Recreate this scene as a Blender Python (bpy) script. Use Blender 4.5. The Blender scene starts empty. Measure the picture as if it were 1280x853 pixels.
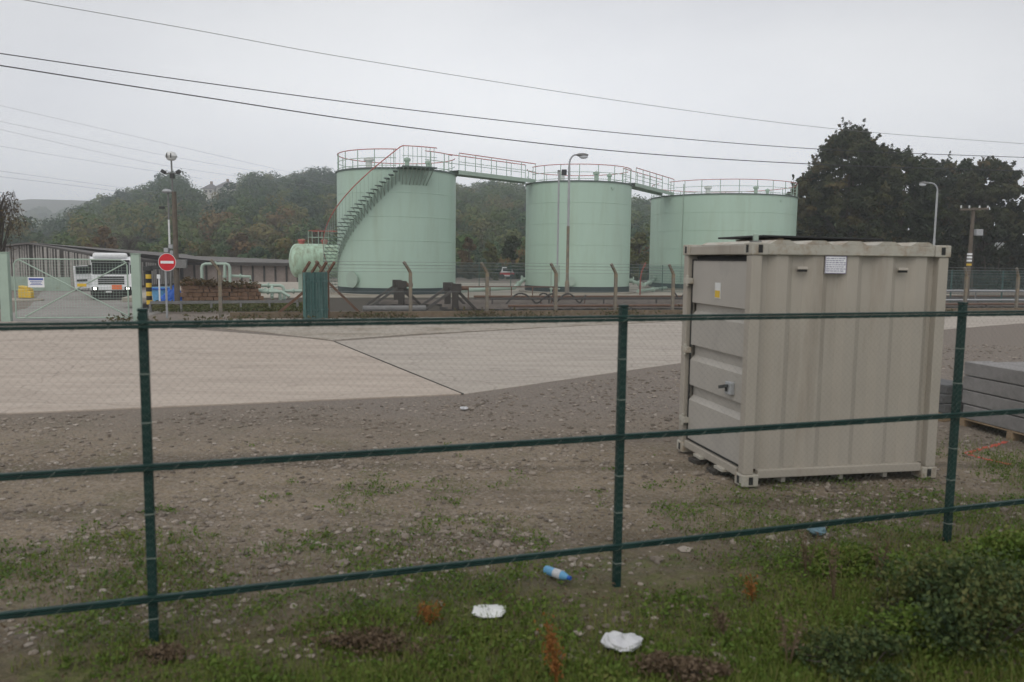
import bpy, math, random
import numpy as np
from mathutils import Vector, Matrix, noise

random.seed(11)
RNG = np.random.default_rng(11)
PI = math.pi
scene = bpy.context.scene
COL = scene.collection

# ------------------------------------------------------------------ survey camera (from fitting the container and fence)
F, PITCH, ROLL, H = 998.7, 0.1018, 0.0114, 2.4177
cp, sp, cr, sr = math.cos(PITCH), math.sin(PITCH), math.cos(ROLL), math.sin(ROLL)
FW = Vector((0, cp, -sp)); U0 = Vector((0, sp, cp)); R0 = Vector((1, 0, 0))
RT = R0 * cr + U0 * sr; UP = -R0 * sr + U0 * cr

def ray(px, py):
    return FW + RT * ((px - 640) / F) - UP * ((py - 426.5) / F)

def at(px, py, Y):
    v = ray(px, py); t = Y / v.y
    return Vector((v.x * t, Y, H + v.z * t))

def G(px, py, z=0.0):
    v = ray(px, py); t = (z - H) / v.z
    return Vector((v.x * t, v.y * t, z))

def sstep(a, b, x):
    t = min(1, max(0, (x - a) / (b - a))); return t * t * (3 - 2 * t)

def ground_z(x, y):
    return -0.6 * sstep(31, 47, y) * sstep(-8.0, -15.5, x)

# ------------------------------------------------------------------ mesh helpers
class MB:
    def __init__(s): s.v = []; s.f = []
    def add(s, vs, fs):
        o = len(s.v); s.v += [tuple(p) for p in vs]; s.f += [tuple(i + o for i in f) for f in fs]; return s
    def box(s, c, size, rz=0, M=None):
        x, y, z = size[0] / 2, size[1] / 2, size[2] / 2
        vs = [Vector((a * x, b * y, d * z)) for d in (-1, 1) for b in (-1, 1) for a in (-1, 1)]
        R = M if M else Matrix.Rotation(rz, 3, 'Z')
        c = Vector(c)
        return s.add([R @ p + c for p in vs], [(0, 2, 3, 1), (4, 5, 7, 6), (0, 1, 5, 4), (2, 6, 7, 3), (0, 4, 6, 2), (1, 3, 7, 5)])
    def bx(s, x0, x1, y0, y1, z0, z1):
        return s.box(((x0 + x1) / 2, (y0 + y1) / 2, (z0 + z1) / 2), (x1 - x0, y1 - y0, z1 - z0))
    def bar(s, a, b, w, h=None, up=(0, 0, 1)):
        a, b = Vector(a), Vector(b); h = h or w
        d = (b - a); L = d.length; d.normalize(); upv = Vector(up)
        if abs(d.dot(upv)) > .99: upv = Vector((0, 1, 0))
        sd = d.cross(upv).normalized(); u = sd.cross(d)
        vs = []
        for e in (a, b):
            for i, j in ((-1, -1), (1, -1), (1, 1), (-1, 1)):
                vs.append(e + sd * (i * w / 2) + u * (j * h / 2))
        return s.add(vs, [(3, 2, 1, 0), (4, 5, 6, 7), (0, 1, 5, 4), (1, 2, 6, 5), (2, 3, 7, 6), (3, 0, 4, 7)])
    def tube(s, pts, r, n=8, cap=True, closed=False):
        pts = [Vector(p) for p in pts]; m = len(pts)
        rs = r if isinstance(r, (list, tuple)) else [r] * m
        vs = []; ref = None
        for i, p in enumerate(pts):
            if closed: d = pts[(i + 1) % m] - pts[i - 1]
            else: d = pts[min(i + 1, m - 1)] - pts[max(i - 1, 0)]
            d.normalize()
            if ref is None: ref = Vector((0, 0, 1)) if abs(d.z) < .9 else Vector((1, 0, 0))
            sd = d.cross(ref).normalized(); u = sd.cross(d).normalized(); ref = u
            for k in range(n):
                a = 2 * PI * k / n
                vs.append(p + (sd * math.cos(a) + u * math.sin(a)) * rs[i])
        fs = []
        for i in range(m if closed else m - 1):
            j = (i + 1) % m
            for k in range(n):
                fs.append((i * n + k, i * n + (k + 1) % n, j * n + (k + 1) % n, j * n + k))
        if cap and not closed:
            fs.append(tuple(range(n))[::-1]); fs.append(tuple((m - 1) * n + k for k in range(n)))
        return s.add(vs, fs)
    def lathe(s, prof, n=24, c=(0, 0, 0), a0=0, a1=2 * PI, M=None):
        full = abs(a1 - a0 - 2 * PI) < 1e-6; m = n if full else n + 1
        c = Vector(c); vs = []
        for (r, z) in prof:
            for k in range(m):
                a = a0 + (a1 - a0) * k / n
                p = Vector((r * math.cos(a), r * math.sin(a), z))
                vs.append((M @ p if M else p) + c)
        fs = []
        for i in range(len(prof) - 1):
            for k in range(n):
                k2 = (k + 1) % m
                fs.append((i * m + k, i * m + k2, (i + 1) * m + k2, (i + 1) * m + k))
        return s.add(vs, fs)
    def cyl(s, a, b, r, n=16):
        return s.tube([a, b], r, n)
    def ball(s, c, r, n=10, sc=(1, 1, 1)):
        m = n // 2 + 1; vs = []; c = Vector(c)
        for i in range(m + 1):
            t = PI * i / m
            for k in range(n):
                a = 2 * PI * k / n
                vs.append(c + Vector((math.sin(t) * math.cos(a) * sc[0], math.sin(t) * math.sin(a) * sc[1], math.cos(t) * sc[2])) * r)
        return s.add(vs, [(i * n + k, (i + 1) * n + k, (i + 1) * n + (k + 1) % n, i * n + (k + 1) % n) for i in range(m) for k in range(n)])
    def poly(s, pts, z0, z1):
        n = len(pts)
        vs = [(p[0], p[1], z0) for p in pts] + [(p[0], p[1], z1) for p in pts]
        return s.add(vs, [tuple(range(n))[::-1], tuple(range(n, 2 * n))] + [(i, (i + 1) % n, n + (i + 1) % n, n + i) for i in range(n)])
    def build(s, name, mat, root=None, parent=None, smooth=False, bevel=0):
        """root: thing whose location the world-space vertices are made relative to; parent: the object it hangs under."""
        off = Vector(root.location) if root is not None else Vector((0, 0, 0))
        me = bpy.data.meshes.new(name)
        me.from_pydata([Vector(p) - off for p in s.v], [], s.f)
        me.materials.append(mat); me.validate()
        if smooth:
            me.polygons.foreach_set('use_smooth', [True] * len(me.polygons))
            try: me.set_sharp_from_angle(angle=math.radians(40))
            except Exception: pass
        o = bpy.data.objects.new(name, me); COL.objects.link(o)
        p = parent if parent is not None else root
        if p is not None: o.parent = p
        if bevel:
            b = o.modifiers.new('bevel', 'BEVEL'); b.width = bevel; b.segments = 2; b.limit_method = 'ANGLE'
        return o

def thing(name, loc, label, cat, group=None, rz=0):
    o = bpy.data.objects.new(name, None); COL.objects.link(o)
    o.location = loc; o.rotation_euler.z = rz; o.empty_display_size = .2
    o['label'] = label; o['category'] = cat
    if group: o['group'] = group
    return o

def tag(o, label, cat, group=None):
    o['label'] = label; o['category'] = cat
    if group: o['group'] = group
    return o

def kind(o, k): o['kind'] = k; return o

def copy_tree(o, parent=None):
    c = o.copy(); COL.objects.link(c); c.parent = parent
    for ch in list(o.children): copy_tree(ch, c)
    return c

def quads_object(name, P, mat, parent=None, tint=None):
    """P: (n,4,3) array of quads -> one mesh object."""
    n = len(P); me = bpy.data.meshes.new(name)
    me.vertices.add(4 * n); me.vertices.foreach_set('co', P.reshape(-1).astype(np.float32))
    me.loops.add(4 * n); me.loops.foreach_set('vertex_index', np.arange(4 * n, dtype=np.int32))
    me.polygons.add(n); me.polygons.foreach_set('loop_start', np.arange(0, 4 * n, 4, dtype=np.int32))
    me.update(calc_edges=True); me.materials.append(mat)
    if tint is not None:
        at_ = me.attributes.new('tint', 'FLOAT', 'FACE'); at_.data.foreach_set('value', tint.astype(np.float32))
    o = bpy.data.objects.new(name, me); COL.objects.link(o)
    if parent is not None: o.parent = parent
    return o

# ------------------------------------------------------------------ materials
def _n(nt, t, **kw):
    n = nt.nodes.new(t)
    for k, v in kw.items(): setattr(n, k, v)
    return n

def mat(name, col, rough=.7, var=.12, scale=3.0, bump=0.0, bscale=40, metal=0, streak=0, col2=None, c2amt=.5, c2scale=1.5, spec=.3, vs=0):
    """Base colour broken up by noise, an optional second colour in patches, optional vertical streaks and bump."""
    m = bpy.data.materials.new(name); m.use_nodes = True; nt = m.node_tree; L = nt.links.new
    b = nt.nodes['Principled BSDF']; b.inputs['Roughness'].default_value = rough; b.inputs['Metallic'].default_value = metal
    b.inputs['Specular IOR Level'].default_value = spec
    tc = _n(nt, 'ShaderNodeTexCoord')
    nz = _n(nt, 'ShaderNodeTexNoise'); nz.inputs['Scale'].default_value = scale; nz.inputs['Detail'].default_value = 6
    nz.inputs['Roughness'].default_value = .65
    if vs:
        mv = _n(nt, 'ShaderNodeMapping'); mv.inputs['Scale'].default_value = (1, 1, vs); L(tc.outputs['Object'], mv.inputs[0]); L(mv.outputs[0], nz.inputs['Vector'])
    else: L(tc.outputs['Object'], nz.inputs['Vector'])
    mr = _n(nt, 'ShaderNodeMapRange'); mr.inputs[1].default_value = .3; mr.inputs[2].default_value = .7
    mr.inputs[3].default_value = 1 - var; mr.inputs[4].default_value = 1 + var
    L(nz.outputs['Fac'], mr.inputs[0])
    base = _n(nt, 'ShaderNodeRGB'); base.outputs[0].default_value = (*col, 1); src = base.outputs[0]
    if col2:
        n2 = _n(nt, 'ShaderNodeTexNoise'); n2.inputs['Scale'].default_value = c2scale; n2.inputs['Detail'].default_value = 8
        n2.inputs['Roughness'].default_value = .7
        mp = _n(nt, 'ShaderNodeMapping')
        if streak: mp.inputs['Scale'].default_value = (1, 1, streak)
        L(tc.outputs['Object'], mp.inputs[0]); L(mp.outputs[0], n2.inputs['Vector'])
        r2 = _n(nt, 'ShaderNodeMapRange'); r2.inputs[1].default_value = .62 - .25 * c2amt; r2.inputs[2].default_value = .82 - .25 * c2amt
        L(n2.outputs['Fac'], r2.inputs[0])
        r2.inputs[4].default_value = .8
        mx = _n(nt, 'ShaderNodeMix', data_type='RGBA'); L(r2.outputs[0], mx.inputs[0]); L(src, mx.inputs[6])
        mx.inputs[7].default_value = (*col2, 1); src = mx.outputs[2]
    mul = _n(nt, 'ShaderNodeVectorMath', operation='SCALE'); L(src, mul.inputs[0]); L(mr.outputs[0], mul.inputs['Scale'])
    L(mul.outputs[0], b.inputs['Base Color'])
    if bump:
        nb = _n(nt, 'ShaderNodeTexNoise'); nb.inputs['Scale'].default_value = bscale; nb.inputs['Detail'].default_value = 5
        L(tc.outputs['Object'], nb.inputs['Vector'])
        bp = _n(nt, 'ShaderNodeBump'); bp.inputs['Strength'].default_value = bump; bp.inputs['Distance'].default_value = .02
        L(nb.outputs['Fac'], bp.inputs['Height']); L(bp.outputs[0], b.inputs['Normal'])
    return m

def leaf_mat(name, cols, attr=False, trans=.25, nscale=.12):
    """Leaf colours: one pick per leaf (or per tree when attr), drifting slowly through the wood."""
    m = bpy.data.materials.new(name); m.use_nodes = True; nt = m.node_tree; L = nt.links.new
    b = nt.nodes['Principled BSDF']; b.inputs['Roughness'].default_value = .65; b.inputs['Specular IOR Level'].default_value = .2
    g = _n(nt, 'ShaderNodeNewGeometry')
    ramp = _n(nt, 'ShaderNodeValToRGB')
    e = ramp.color_ramp.elements
    for i, c in enumerate(cols):
        if i < 2: el = e[i]; el.position = i / (len(cols) - 1)
        else: el = e.new(i / (len(cols) - 1))
        el.color = (*c, 1)
    e[1].position = 1 / (len(cols) - 1)
    if attr:
        a = _n(nt, 'ShaderNodeAttribute', attribute_name='tint')
        ad = _n(nt, 'ShaderNodeMath', operation='MULTIPLY_ADD'); L(g.outputs['Random Per Island'], ad.inputs[0]); ad.inputs[1].default_value = .1
        L(a.outputs['Fac'], ad.inputs[2]); L(ad.outputs[0], ramp.inputs[0])
    else:
        nz = _n(nt, 'ShaderNodeTexNoise'); nz.inputs['Scale'].default_value = nscale; nz.inputs['Detail'].default_value = 3
        L(g.outputs['Position'], nz.inputs['Vector'])
        ad = _n(nt, 'ShaderNodeMath', operation='MULTIPLY_ADD'); L(nz.outputs['Fac'], ad.inputs[0]); ad.inputs[1].default_value = 1.3
        sb = _n(nt, 'ShaderNodeMath', operation='MULTIPLY_ADD'); L(g.outputs['Random Per Island'], sb.inputs[0]); sb.inputs[1].default_value = .6; sb.inputs[2].default_value = -.45
        L(sb.outputs[0], ad.inputs[2]); L(ad.outputs[0], ramp.inputs[0])
    L(ramp.outputs[0], b.inputs['Base Color'])
    tr = _n(nt, 'ShaderNodeBsdfTranslucent'); L(ramp.outputs[0], tr.inputs[0])
    mx = _n(nt, 'ShaderNodeMixShader'); mx.inputs[0].default_value = trans
    L(b.outputs[0], mx.inputs[1]); L(tr.outputs[0], mx.inputs[2]); L(mx.outputs[0], nt.nodes['Material Output'].inputs[0])
    return m

def emit_mat(name, col, s):
    m = bpy.data.materials.new(name); m.use_nodes = True; b = m.node_tree.nodes['Principled BSDF']
    b.inputs['Base Color'].default_value = (*col, 1); b.inputs['Emission Color'].default_value = (*col, 1); b.inputs['Emission Strength'].default_value = s
    return m

M = {}
M['sage'] = mat('sage_paint', (.33, .42, .355), .5, .07, 2.0)
M['sage_dull'] = mat('sage_paint_weathered', (.30, .38, .32), .6, .12, 3, col2=(.20, .23, .17), c2amt=.5)
M['tank'] = mat('tank_paint', (.385, .515, .43), .42, .03, 1.6, col2=(.345, .445, .355), c2amt=.55, c2scale=1.1, streak=.14, vs=.07)
M['tank_base'] = mat('tank_base_paint', (.035, .055, .058), .6, .1)
M['red_rail'] = mat('red_handrail_paint', (.42, .12, .10), .5, .1)
M['step'] = mat('galvanised_tread', (.10, .13, .12), .6, .15, metal=.0)
M['fence_green'] = mat('dark_green_fence_coating', (.006, .028, .024), .5, .18, 8, col2=(.014, .046, .039), c2amt=.5, c2scale=6)
M['mesh_green'] = mat('green_wire', (.16, .19, .165), .6, .1)
M['mesh_far'] = mat('green_coated_wire', (.05, .11, .10), .6, .1)
M['cable'] = mat('cable_sheath', (.055, .055, .06), .7, .1)
M['wire'] = mat('galvanised_wire', (.2, .21, .21), .6, .1)
M['post_conc'] = mat('weathered_post', (.17, .155, .13), .85, .25, 5, col2=(.28, .20, .10), c2amt=.6, c2scale=2)
M['rust_red'] = mat('faded_red', (.22, .075, .06), .7, .15)
M['rust'] = mat('rusted_steel', (.13, .075, .05), .85, .3, 6)
M['cont'] = mat('container_paint', (.35, .318, .272), .5, .05, 1.2, col2=(.235, .20, .16), c2amt=.34, c2scale=2.2, streak=.12)
M['cont_dirty'] = mat('container_roof_paint', (.39, .37, .32), .6, .12, 3, col2=(.21, .13, .065), c2amt=.55, c2scale=4)
M['gasket'] = mat('black_rubber', (.02, .02, .02), .7, .1)
M['black'] = mat('black_sheet', (.018, .019, .02), .55, .15)
M['dark'] = mat('dark_steel', (.04, .042, .042), .6, .2)
M['steel'] = mat('galvanised_steel', (.33, .34, .35), .5, .1, 6)
M['steel_dark'] = mat('weathered_steel', (.17, .17, .165), .6, .2, 6)
M['white'] = mat('white_paint', (.75, .76, .77), .4, .05)
M['offwhite'] = mat('off_white', (.62, .63, .62), .6, .1)
M['concrete_block'] = mat('concrete_block', (.245, .235, .23), .9, .12, 6, .5, 60, col2=(.15, .145, .143), c2amt=.5, c2scale=2.5)
M['block_dark'] = mat('dark_concrete_block', (.11, .11, .112), .9, .2, 6, .5, 60)  # darker concrete tone for the low stack
M['wood'] = mat('old_timber', (.15, .115, .08), .85, .25, 6, .3, 30)
M['pole_wood'] = mat('pole_timber', (.12, .10, .08), .85, .25, 4, .3, 30)
M['pallet'] = mat('pallet_timber', (.26, .19, .12), .85, .2, 8)
M['sleeper'] = mat('tarred_timber', (.045, .04, .035), .85, .3, 6)
M['dark_timber'] = mat('grey_black_timber', (.075, .07, .065), .85, .3, 6)
M['ballast'] = mat('ballast', (.062, .052, .04), .95, .45, 9, .8, 14, col2=(.042, .036, .024), c2amt=.7, c2scale=.6)
M['rail_steel'] = mat('rail_steel', (.20, .175, .155), .6, .2)
M['stone'] = mat('stone', (.27, .235, .205), .95, .3, 14)
M['stone_wall'] = mat('brown_sandstone', (.21, .13, .085), .95, .3, 3, .6, 14, col2=(.11, .075, .05), c2amt=.6, c2scale=2)
M['grit'] = mat('pale_gravel', (.33, .295, .25), .95, .3, 12, .9, 18, col2=(.17, .135, .095), c2amt=.55, c2scale=.9)
M['apron'] = mat('concrete_apron', (.34, .31, .26), .9, .12, 1, col2=(.22, .20, .165), c2amt=.5, c2scale=.5)
M['asphalt'] = mat('yard_asphalt', (.255, .24, .222), .9, .1, 1.2, .3, 30, col2=(.18, .165, .15), c2amt=.45, c2scale=.4)
M['shed_slat'] = mat('weathered_cladding', (.30, .285, .265), .9, .2, 4)
M['shed_dark'] = mat('shed_dark_boards', (.055, .05, .046), .9, .2, 4)  # one dark tone for back boards, side wall, frame and fascia
M['shed_roof'] = mat('fibre_cement_roof', (.13, .122, .115), .9, .18, 1.5)
M['blue'] = mat('blue_tarp', (.02, .10, .42), .5, .2, 4)
M['ltblue'] = mat('blue_plastic', (.12, .32, .52), .4, .2, 10)
M['paper'] = mat('white_plastic', (.5, .505, .52), .5, .06)
M['red_sign'] = mat('red_sign', (.55, .02, .03), .4, .04)
M['yellow'] = mat('yellow_paint', (.62, .42, .05), .6, .12)
M['orange'] = mat('orange_plate', (.80, .18, .06), .5, .06)
M['glass'] = mat('dark_glass', (.015, .018, .02), .3, .05, spec=.15)
M['hose'] = mat('black_hose', (.045, .043, .04), .7, .2)
M['house_wall'] = mat('pale_render', (.55, .53, .49), .9, .06)
M['house_roof'] = mat('slate_roof', (.14, .13, .135), .9, .12)
M['purple_ink'] = mat('purple_ink', (.16, .13, .25), .6, .1)
M['blue_ink'] = mat('blue_ink', (.06, .10, .35), .6, .1)
M['spray'] = mat('red_ground_paint', (.42, .085, .06), .9, .15, 20)
M['earth'] = mat('hill_earth', (.06, .062, .038), .95, .3, .05)
M['bark'] = mat('bark', (.075, .06, .047), .9, .25, 8)
M['lamp_lens'] = mat('frosted_lens', (.55, .57, .6), .3, .05)
M['headlight'] = emit_mat('lit_headlamp', (1, .97, .9), 3.0)

GREENS = [(.022, .038, .016), (.04, .058, .022), (.055, .07, .028), (.085, .085, .032), (.105, .07, .03)]
M['wood_leaf'] = leaf_mat('woodland_leaf', [(.018, .05, .03), (.034, .076, .028), (.06, .11, .03), (.10, .13, .032), (.15, .125, .038), (.16, .09, .036)], attr=True)
M['dark_leaf'] = leaf_mat('dark_leaf', [(.016, .024, .010), (.034, .045, .017), (.06, .066, .025), (.095, .08, .031), (.145, .09, .034)], attr=True)
M['green_leaf'] = leaf_mat('green_leaf', [(.014, .026, .010), (.03, .048, .016), (.054, .07, .024), (.086, .09, .03)], attr=True)
M['brown_leaf'] = leaf_mat('brown_leaf', [(.05, .04, .022), (.085, .062, .03), (.12, .08, .036), (.06, .06, .028)], nscale=.3)
M['orange_leaf'] = leaf_mat('orange_leaf', [(.09, .06, .028), (.14, .085, .034), (.17, .115, .045), (.085, .075, .032)], nscale=.3)
M['yellow_leaf'] = leaf_mat('yellow_green_leaf', [(.06, .075, .03), (.095, .105, .038), (.125, .125, .044), (.07, .08, .034)], nscale=.3)
M['grass'] = leaf_mat('grass_blade', [(.06, .095, .016), (.095, .14, .022), (.135, .18, .034), (.16, .16, .05), (.15, .115, .055)], nscale=1.1)
M['weed'] = leaf_mat('weed_leaf', [(.055, .095, .018), (.085, .14, .024), (.125, .185, .034), (.15, .15, .042)], nscale=1.3)
M['bramble'] = leaf_mat('bramble_leaf', [(.02, .036, .016), (.045, .072, .026), (.075, .105, .036), (.13, .14, .045), (.16, .115, .055)], nscale=2)
M['dead_stalk'] = leaf_mat('dead_stalk', [(.16, .065, .02), (.25, .11, .028), (.20, .08, .024), (.11, .06, .026)], nscale=3)
M['dead_brown'] = leaf_mat('dead_bracken', [(.075, .054, .034), (.12, .085, .052), (.17, .125, .085), (.09, .062, .04)], nscale=3)
M['twig'] = mat('twig', (.06, .05, .042), .9, .2)

def ground_material():
    m = bpy.data.materials.new('trampled_ground'); m.use_nodes = True; nt = m.node_tree; L = nt.links.new
    b = nt.nodes['Principled BSDF']; b.inputs['Roughness'].default_value = .95; b.inputs['Specular IOR Level'].default_value = .15
    g = _n(nt, 'ShaderNodeNewGeometry'); P = g.outputs['Position']
    def nz(scale, det=6, rough=.6):
        n = _n(nt, 'ShaderNodeTexNoise'); n.inputs['Scale'].default_value = scale; n.inputs['Detail'].default_value = det
        n.inputs['Roughness'].default_value = rough; L(P, n.inputs['Vector']); return n.outputs['Fac']
    def rng(s, a, b_, c=0, d=1):
        r = _n(nt, 'ShaderNodeMapRange'); L(s, r.inputs[0])
        for i, v in enumerate((a, b_, c, d)): r.inputs[i + 1].default_value = v
        return r.outputs[0]
    def mix(f, c1, c2):
        x = _n(nt, 'ShaderNodeMix', data_type='RGBA'); L(f, x.inputs[0])
        for i, c in ((6, c1), (7, c2)):
            if isinstance(c, tuple): x.inputs[i].default_value = (*c, 1)
            else: L(c, x.inputs[i])
        return x.outputs[2]
    sx = _n(nt, 'ShaderNodeSeparateXYZ'); L(P, sx.inputs[0])
    c = mix(rng(nz(.55), .35, .65), (.275, .22, .15), (.17, .132, .09))
    c = mix(rng(nz(7, 8, .7), .4, .7), c, (.265, .222, .18))
    mpg = _n(nt, 'ShaderNodeMapping'); mpg.inputs['Rotation'].default_value = (0, 0, -.3); mpg.inputs['Scale'].default_value = (.16, 1.3, 1); L(P, mpg.inputs[0])
    nr_ = _n(nt, 'ShaderNodeTexNoise'); nr_.inputs['Scale'].default_value = 1.1; nr_.inputs['Detail'].default_value = 6; L(mpg.outputs[0], nr_.inputs['Vector'])
    c = mix(rng(nr_.outputs['Fac'], .48, .66, 0, .8), c, (.10, .08, .06))
    c = mix(rng(nz(1.1, 7, .7), .52, .68, 0, .7), c, (.16, .145, .085))
    vp = _n(nt, 'ShaderNodeTexVoronoi'); vp.inputs['Scale'].default_value = 34; L(P, vp.inputs['Vector'])
    vg = _n(nt, 'ShaderNodeSeparateColor'); L(vp.outputs['Color'], vg.inputs[0])
    c = mix(rng(vg.outputs[0], .55, 1, 0, .75), c, (.29, .245, .20)); c = mix(rng(vg.outputs[1], .5, 1, 0, .45), c, (.085, .066, .048))
    # pinkish grey gravel beyond the container, darker trodden strip beside the slab
    v = _n(nt, 'ShaderNodeMath', operation='MULTIPLY_ADD'); L(nz(.4, 3), v.inputs[0]); v.inputs[1].default_value = 4; L(sx.outputs['Y'], v.inputs[2])
    far = rng(v.outputs[0], 11.5, 15)
    c = mix(far, c, mix(rng(nz(22, 5, .7), .35, .65), (.15, .126, .107), (.27, .232, .20)))
    dline = _n(nt, 'ShaderNodeVectorMath', operation='DOT_PRODUCT'); L(P, dline.inputs[0]); dline.inputs[1].default_value = (-.315, .949, 0)
    nn = _n(nt, 'ShaderNodeMath', operation='MULTIPLY_ADD'); L(nz(.9, 7, .65), nn.inputs[0]); nn.inputs[1].default_value = -7.0; L(dline.outputs['Value'], nn.inputs[2])
    dk_ = _n(nt, 'ShaderNodeMath', operation='MULTIPLY_ADD'); L(nz(.8, 6), dk_.inputs[0]); dk_.inputs[1].default_value = -4.0; L(dline.outputs['Value'], dk_.inputs[2])
    c = mix(rng(dk_.outputs[0], 5.2, 3.0, 0, .85), c, mix(rng(nz(9, 7, .7), .38, .62), (.062, .05, .032), (.125, .10, .066)))
    f = rng(nn.outputs[0], 2.6, .4)
    f2 = _n(nt, 'ShaderNodeMath', operation='MULTIPLY'); L(f, f2.inputs[0]); L(rng(nz(5, 6, .7), .35, .6), f2.inputs[1])
    c = mix(f2.outputs[0], c, mix(rng(nz(14), .4, .6), (.07, .10, .02), (.115, .145, .03)))
    L(c, b.inputs['Base Color'])
    vor = _n(nt, 'ShaderNodeTexVoronoi'); vor.inputs['Scale'].default_value = 28; L(P, vor.inputs['Vector'])
    ad = _n(nt, 'ShaderNodeMath', operation='ADD'); L(vor.outputs['Distance'], ad.inputs[0]); L(nz(40, 5), ad.inputs[1])
    bp = _n(nt, 'ShaderNodeBump'); bp.inputs['Strength'].default_value = .8; bp.inputs['Distance'].default_value = .03
    L(ad.outputs[0], bp.inputs['Height']); L(bp.outputs[0], b.inputs['Normal'])
    return m

def slab_material(name, c1, c2, c3, dirscale):
    m = bpy.data.materials.new(name); m.use_nodes = True; nt = m.node_tree; L = nt.links.new
    b = nt.nodes['Principled BSDF']; b.inputs['Roughness'].default_value = .9; b.inputs['Specular IOR Level'].default_value = .2
    g = _n(nt, 'ShaderNodeNewGeometry')
    mp = _n(nt, 'ShaderNodeMapping'); mp.inputs['Rotation'].default_value = (0, 0, -.3); mp.inputs['Scale'].default_value = (*dirscale, 1)
    L(g.outputs['Position'], mp.inputs[0])
    def layer(vec, scale, lo, hi, src, col, amt=1):
        n = _n(nt, 'ShaderNodeTexNoise'); n.inputs['Scale'].default_value = scale; n.inputs['Detail'].default_value = 7; n.inputs['Roughness'].default_value = .65
        L(vec, n.inputs['Vector'])
        r = _n(nt, 'ShaderNodeMapRange'); L(n.outputs['Fac'], r.inputs[0]); r.inputs[1].default_value = lo; r.inputs[2].default_value = hi; r.inputs[4].default_value = amt
        x = _n(nt, 'ShaderNodeMix', data_type='RGBA'); L(r.outputs[0], x.inputs[0])
        if isinstance(src, tuple): x.inputs[6].default_value = (*src, 1)
        else: L(src, x.inputs[6])
        x.inputs[7].default_value = (*col, 1); return x.outputs[2]
    s = layer(mp.outputs[0], .8, .4, .62, c1, c2)
    s = layer(mp.outputs[0], 2.3, .5, .72, s, c3, .7)
    s = layer(g.outputs['Position'], 6, .45, .75, s, c2, .6)
    wn = _n(nt, 'ShaderNodeTexNoise'); wn.inputs['Scale'].default_value = 1.2; wn.inputs['Detail'].default_value = 5; L(g.outputs['Position'], wn.inputs['Vector'])
    wa = _n(nt, 'ShaderNodeVectorMath', operation='MULTIPLY_ADD'); L(wn.outputs['Color'], wa.inputs[0]); wa.inputs[1].default_value = (.9, .9, .9); L(g.outputs['Position'], wa.inputs[2])
    vo = _n(nt, 'ShaderNodeTexVoronoi', feature='DISTANCE_TO_EDGE'); vo.inputs['Scale'].default_value = .19; L(wa.outputs[0], vo.inputs['Vector'])
    cr_ = _n(nt, 'ShaderNodeMapRange'); L(vo.outputs['Distance'], cr_.inputs[0]); cr_.inputs[1].default_value = .001; cr_.inputs[2].default_value = .006; cr_.inputs[3].default_value = .3; cr_.inputs[4].default_value = 0
    xm = _n(nt, 'ShaderNodeMix', data_type='RGBA'); L(cr_.outputs[0], xm.inputs[0]); L(s, xm.inputs[6]); xm.inputs[7].default_value = (.12, .10, .085, 1)
    s = layer(g.outputs['Position'], .9, .6, .74, xm.outputs[2], (c2[0] * .72, c2[1] * .72, c2[2] * .72), .7)
    L(s, b.inputs['Base Color'])
    n = _n(nt, 'ShaderNodeTexNoise'); n.inputs['Scale'].default_value = 60; L(g.outputs['Position'], n.inputs['Vector'])
    bp = _n(nt, 'ShaderNodeBump'); bp.inputs['Strength'].default_value = .25; bp.inputs['Distance'].default_value = .01
    L(n.outputs['Fac'], bp.inputs['Height']); L(bp.outputs[0], b.inputs['Normal'])
    return m

# ------------------------------------------------------------------ camera, light, sky, air
cam = bpy.data.cameras.new('camera'); co = bpy.data.objects.new('camera', cam); COL.objects.link(co)
Mx = Matrix((RT, UP, -FW)).transposed().to_4x4(); Mx.translation = (0, 0, H); co.matrix_world = Mx
cam.sensor_width = 36; cam.lens = F / 1280 * 36; cam.clip_start = .1; cam.clip_end = 20000
cam.dof.use_dof = True; cam.dof.focus_distance = 45; cam.dof.aperture_fstop = 2.0
scene.camera = co

SUN_EL, SUN_AZ = math.radians(48), math.radians(200)      # azimuth clockwise from +Y: high, behind the camera's left shoulder
w = bpy.data.worlds.new('World'); scene.world = w; w.use_nodes = True
nt = w.node_tree; L = nt.links.new; bg = nt.nodes['Background']; bg.inputs[1].default_value = .1
sky = _n(nt, 'ShaderNodeTexSky', sky_type='NISHITA'); sky.sun_disc = False; sky.sun_elevation = SUN_EL; sky.sun_rotation = SUN_AZ
sky.dust_density = 4; sky.air_density = 1.5
hs = _n(nt, 'ShaderNodeHueSaturation'); hs.inputs['Saturation'].default_value = .12; L(sky.outputs[0], hs.inputs['Color'])
tc = _n(nt, 'ShaderNodeTexCoord')
mp = _n(nt, 'ShaderNodeMapping'); mp.inputs['Scale'].default_value = (1, 1, 2.6); L(tc.outputs['Generated'], mp.inputs[0])
nz = _n(nt, 'ShaderNodeTexNoise'); nz.inputs['Scale'].default_value = 1.7; nz.inputs['Detail'].default_value = 5; nz.inputs['Roughness'].default_value = .5
L(mp.outputs[0], nz.inputs['Vector'])
rp = _n(nt, 'ShaderNodeValToRGB'); L(nz.outputs['Fac'], rp.inputs[0])
rp.color_ramp.elements[0].position = .33; rp.color_ramp.elements[0].color = (6.8, 6.95, 7.5, 1)
rp.color_ramp.elements[1].position = .68; rp.color_ramp.elements[1].color = (8.8, 8.9, 9.15, 1)
mx = _n(nt, 'ShaderNodeMix', data_type='RGBA'); mx.inputs[0].default_value = .85; L(hs.outputs[0], mx.inputs[6]); L(rp.outputs[0], mx.inputs[7])
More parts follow.
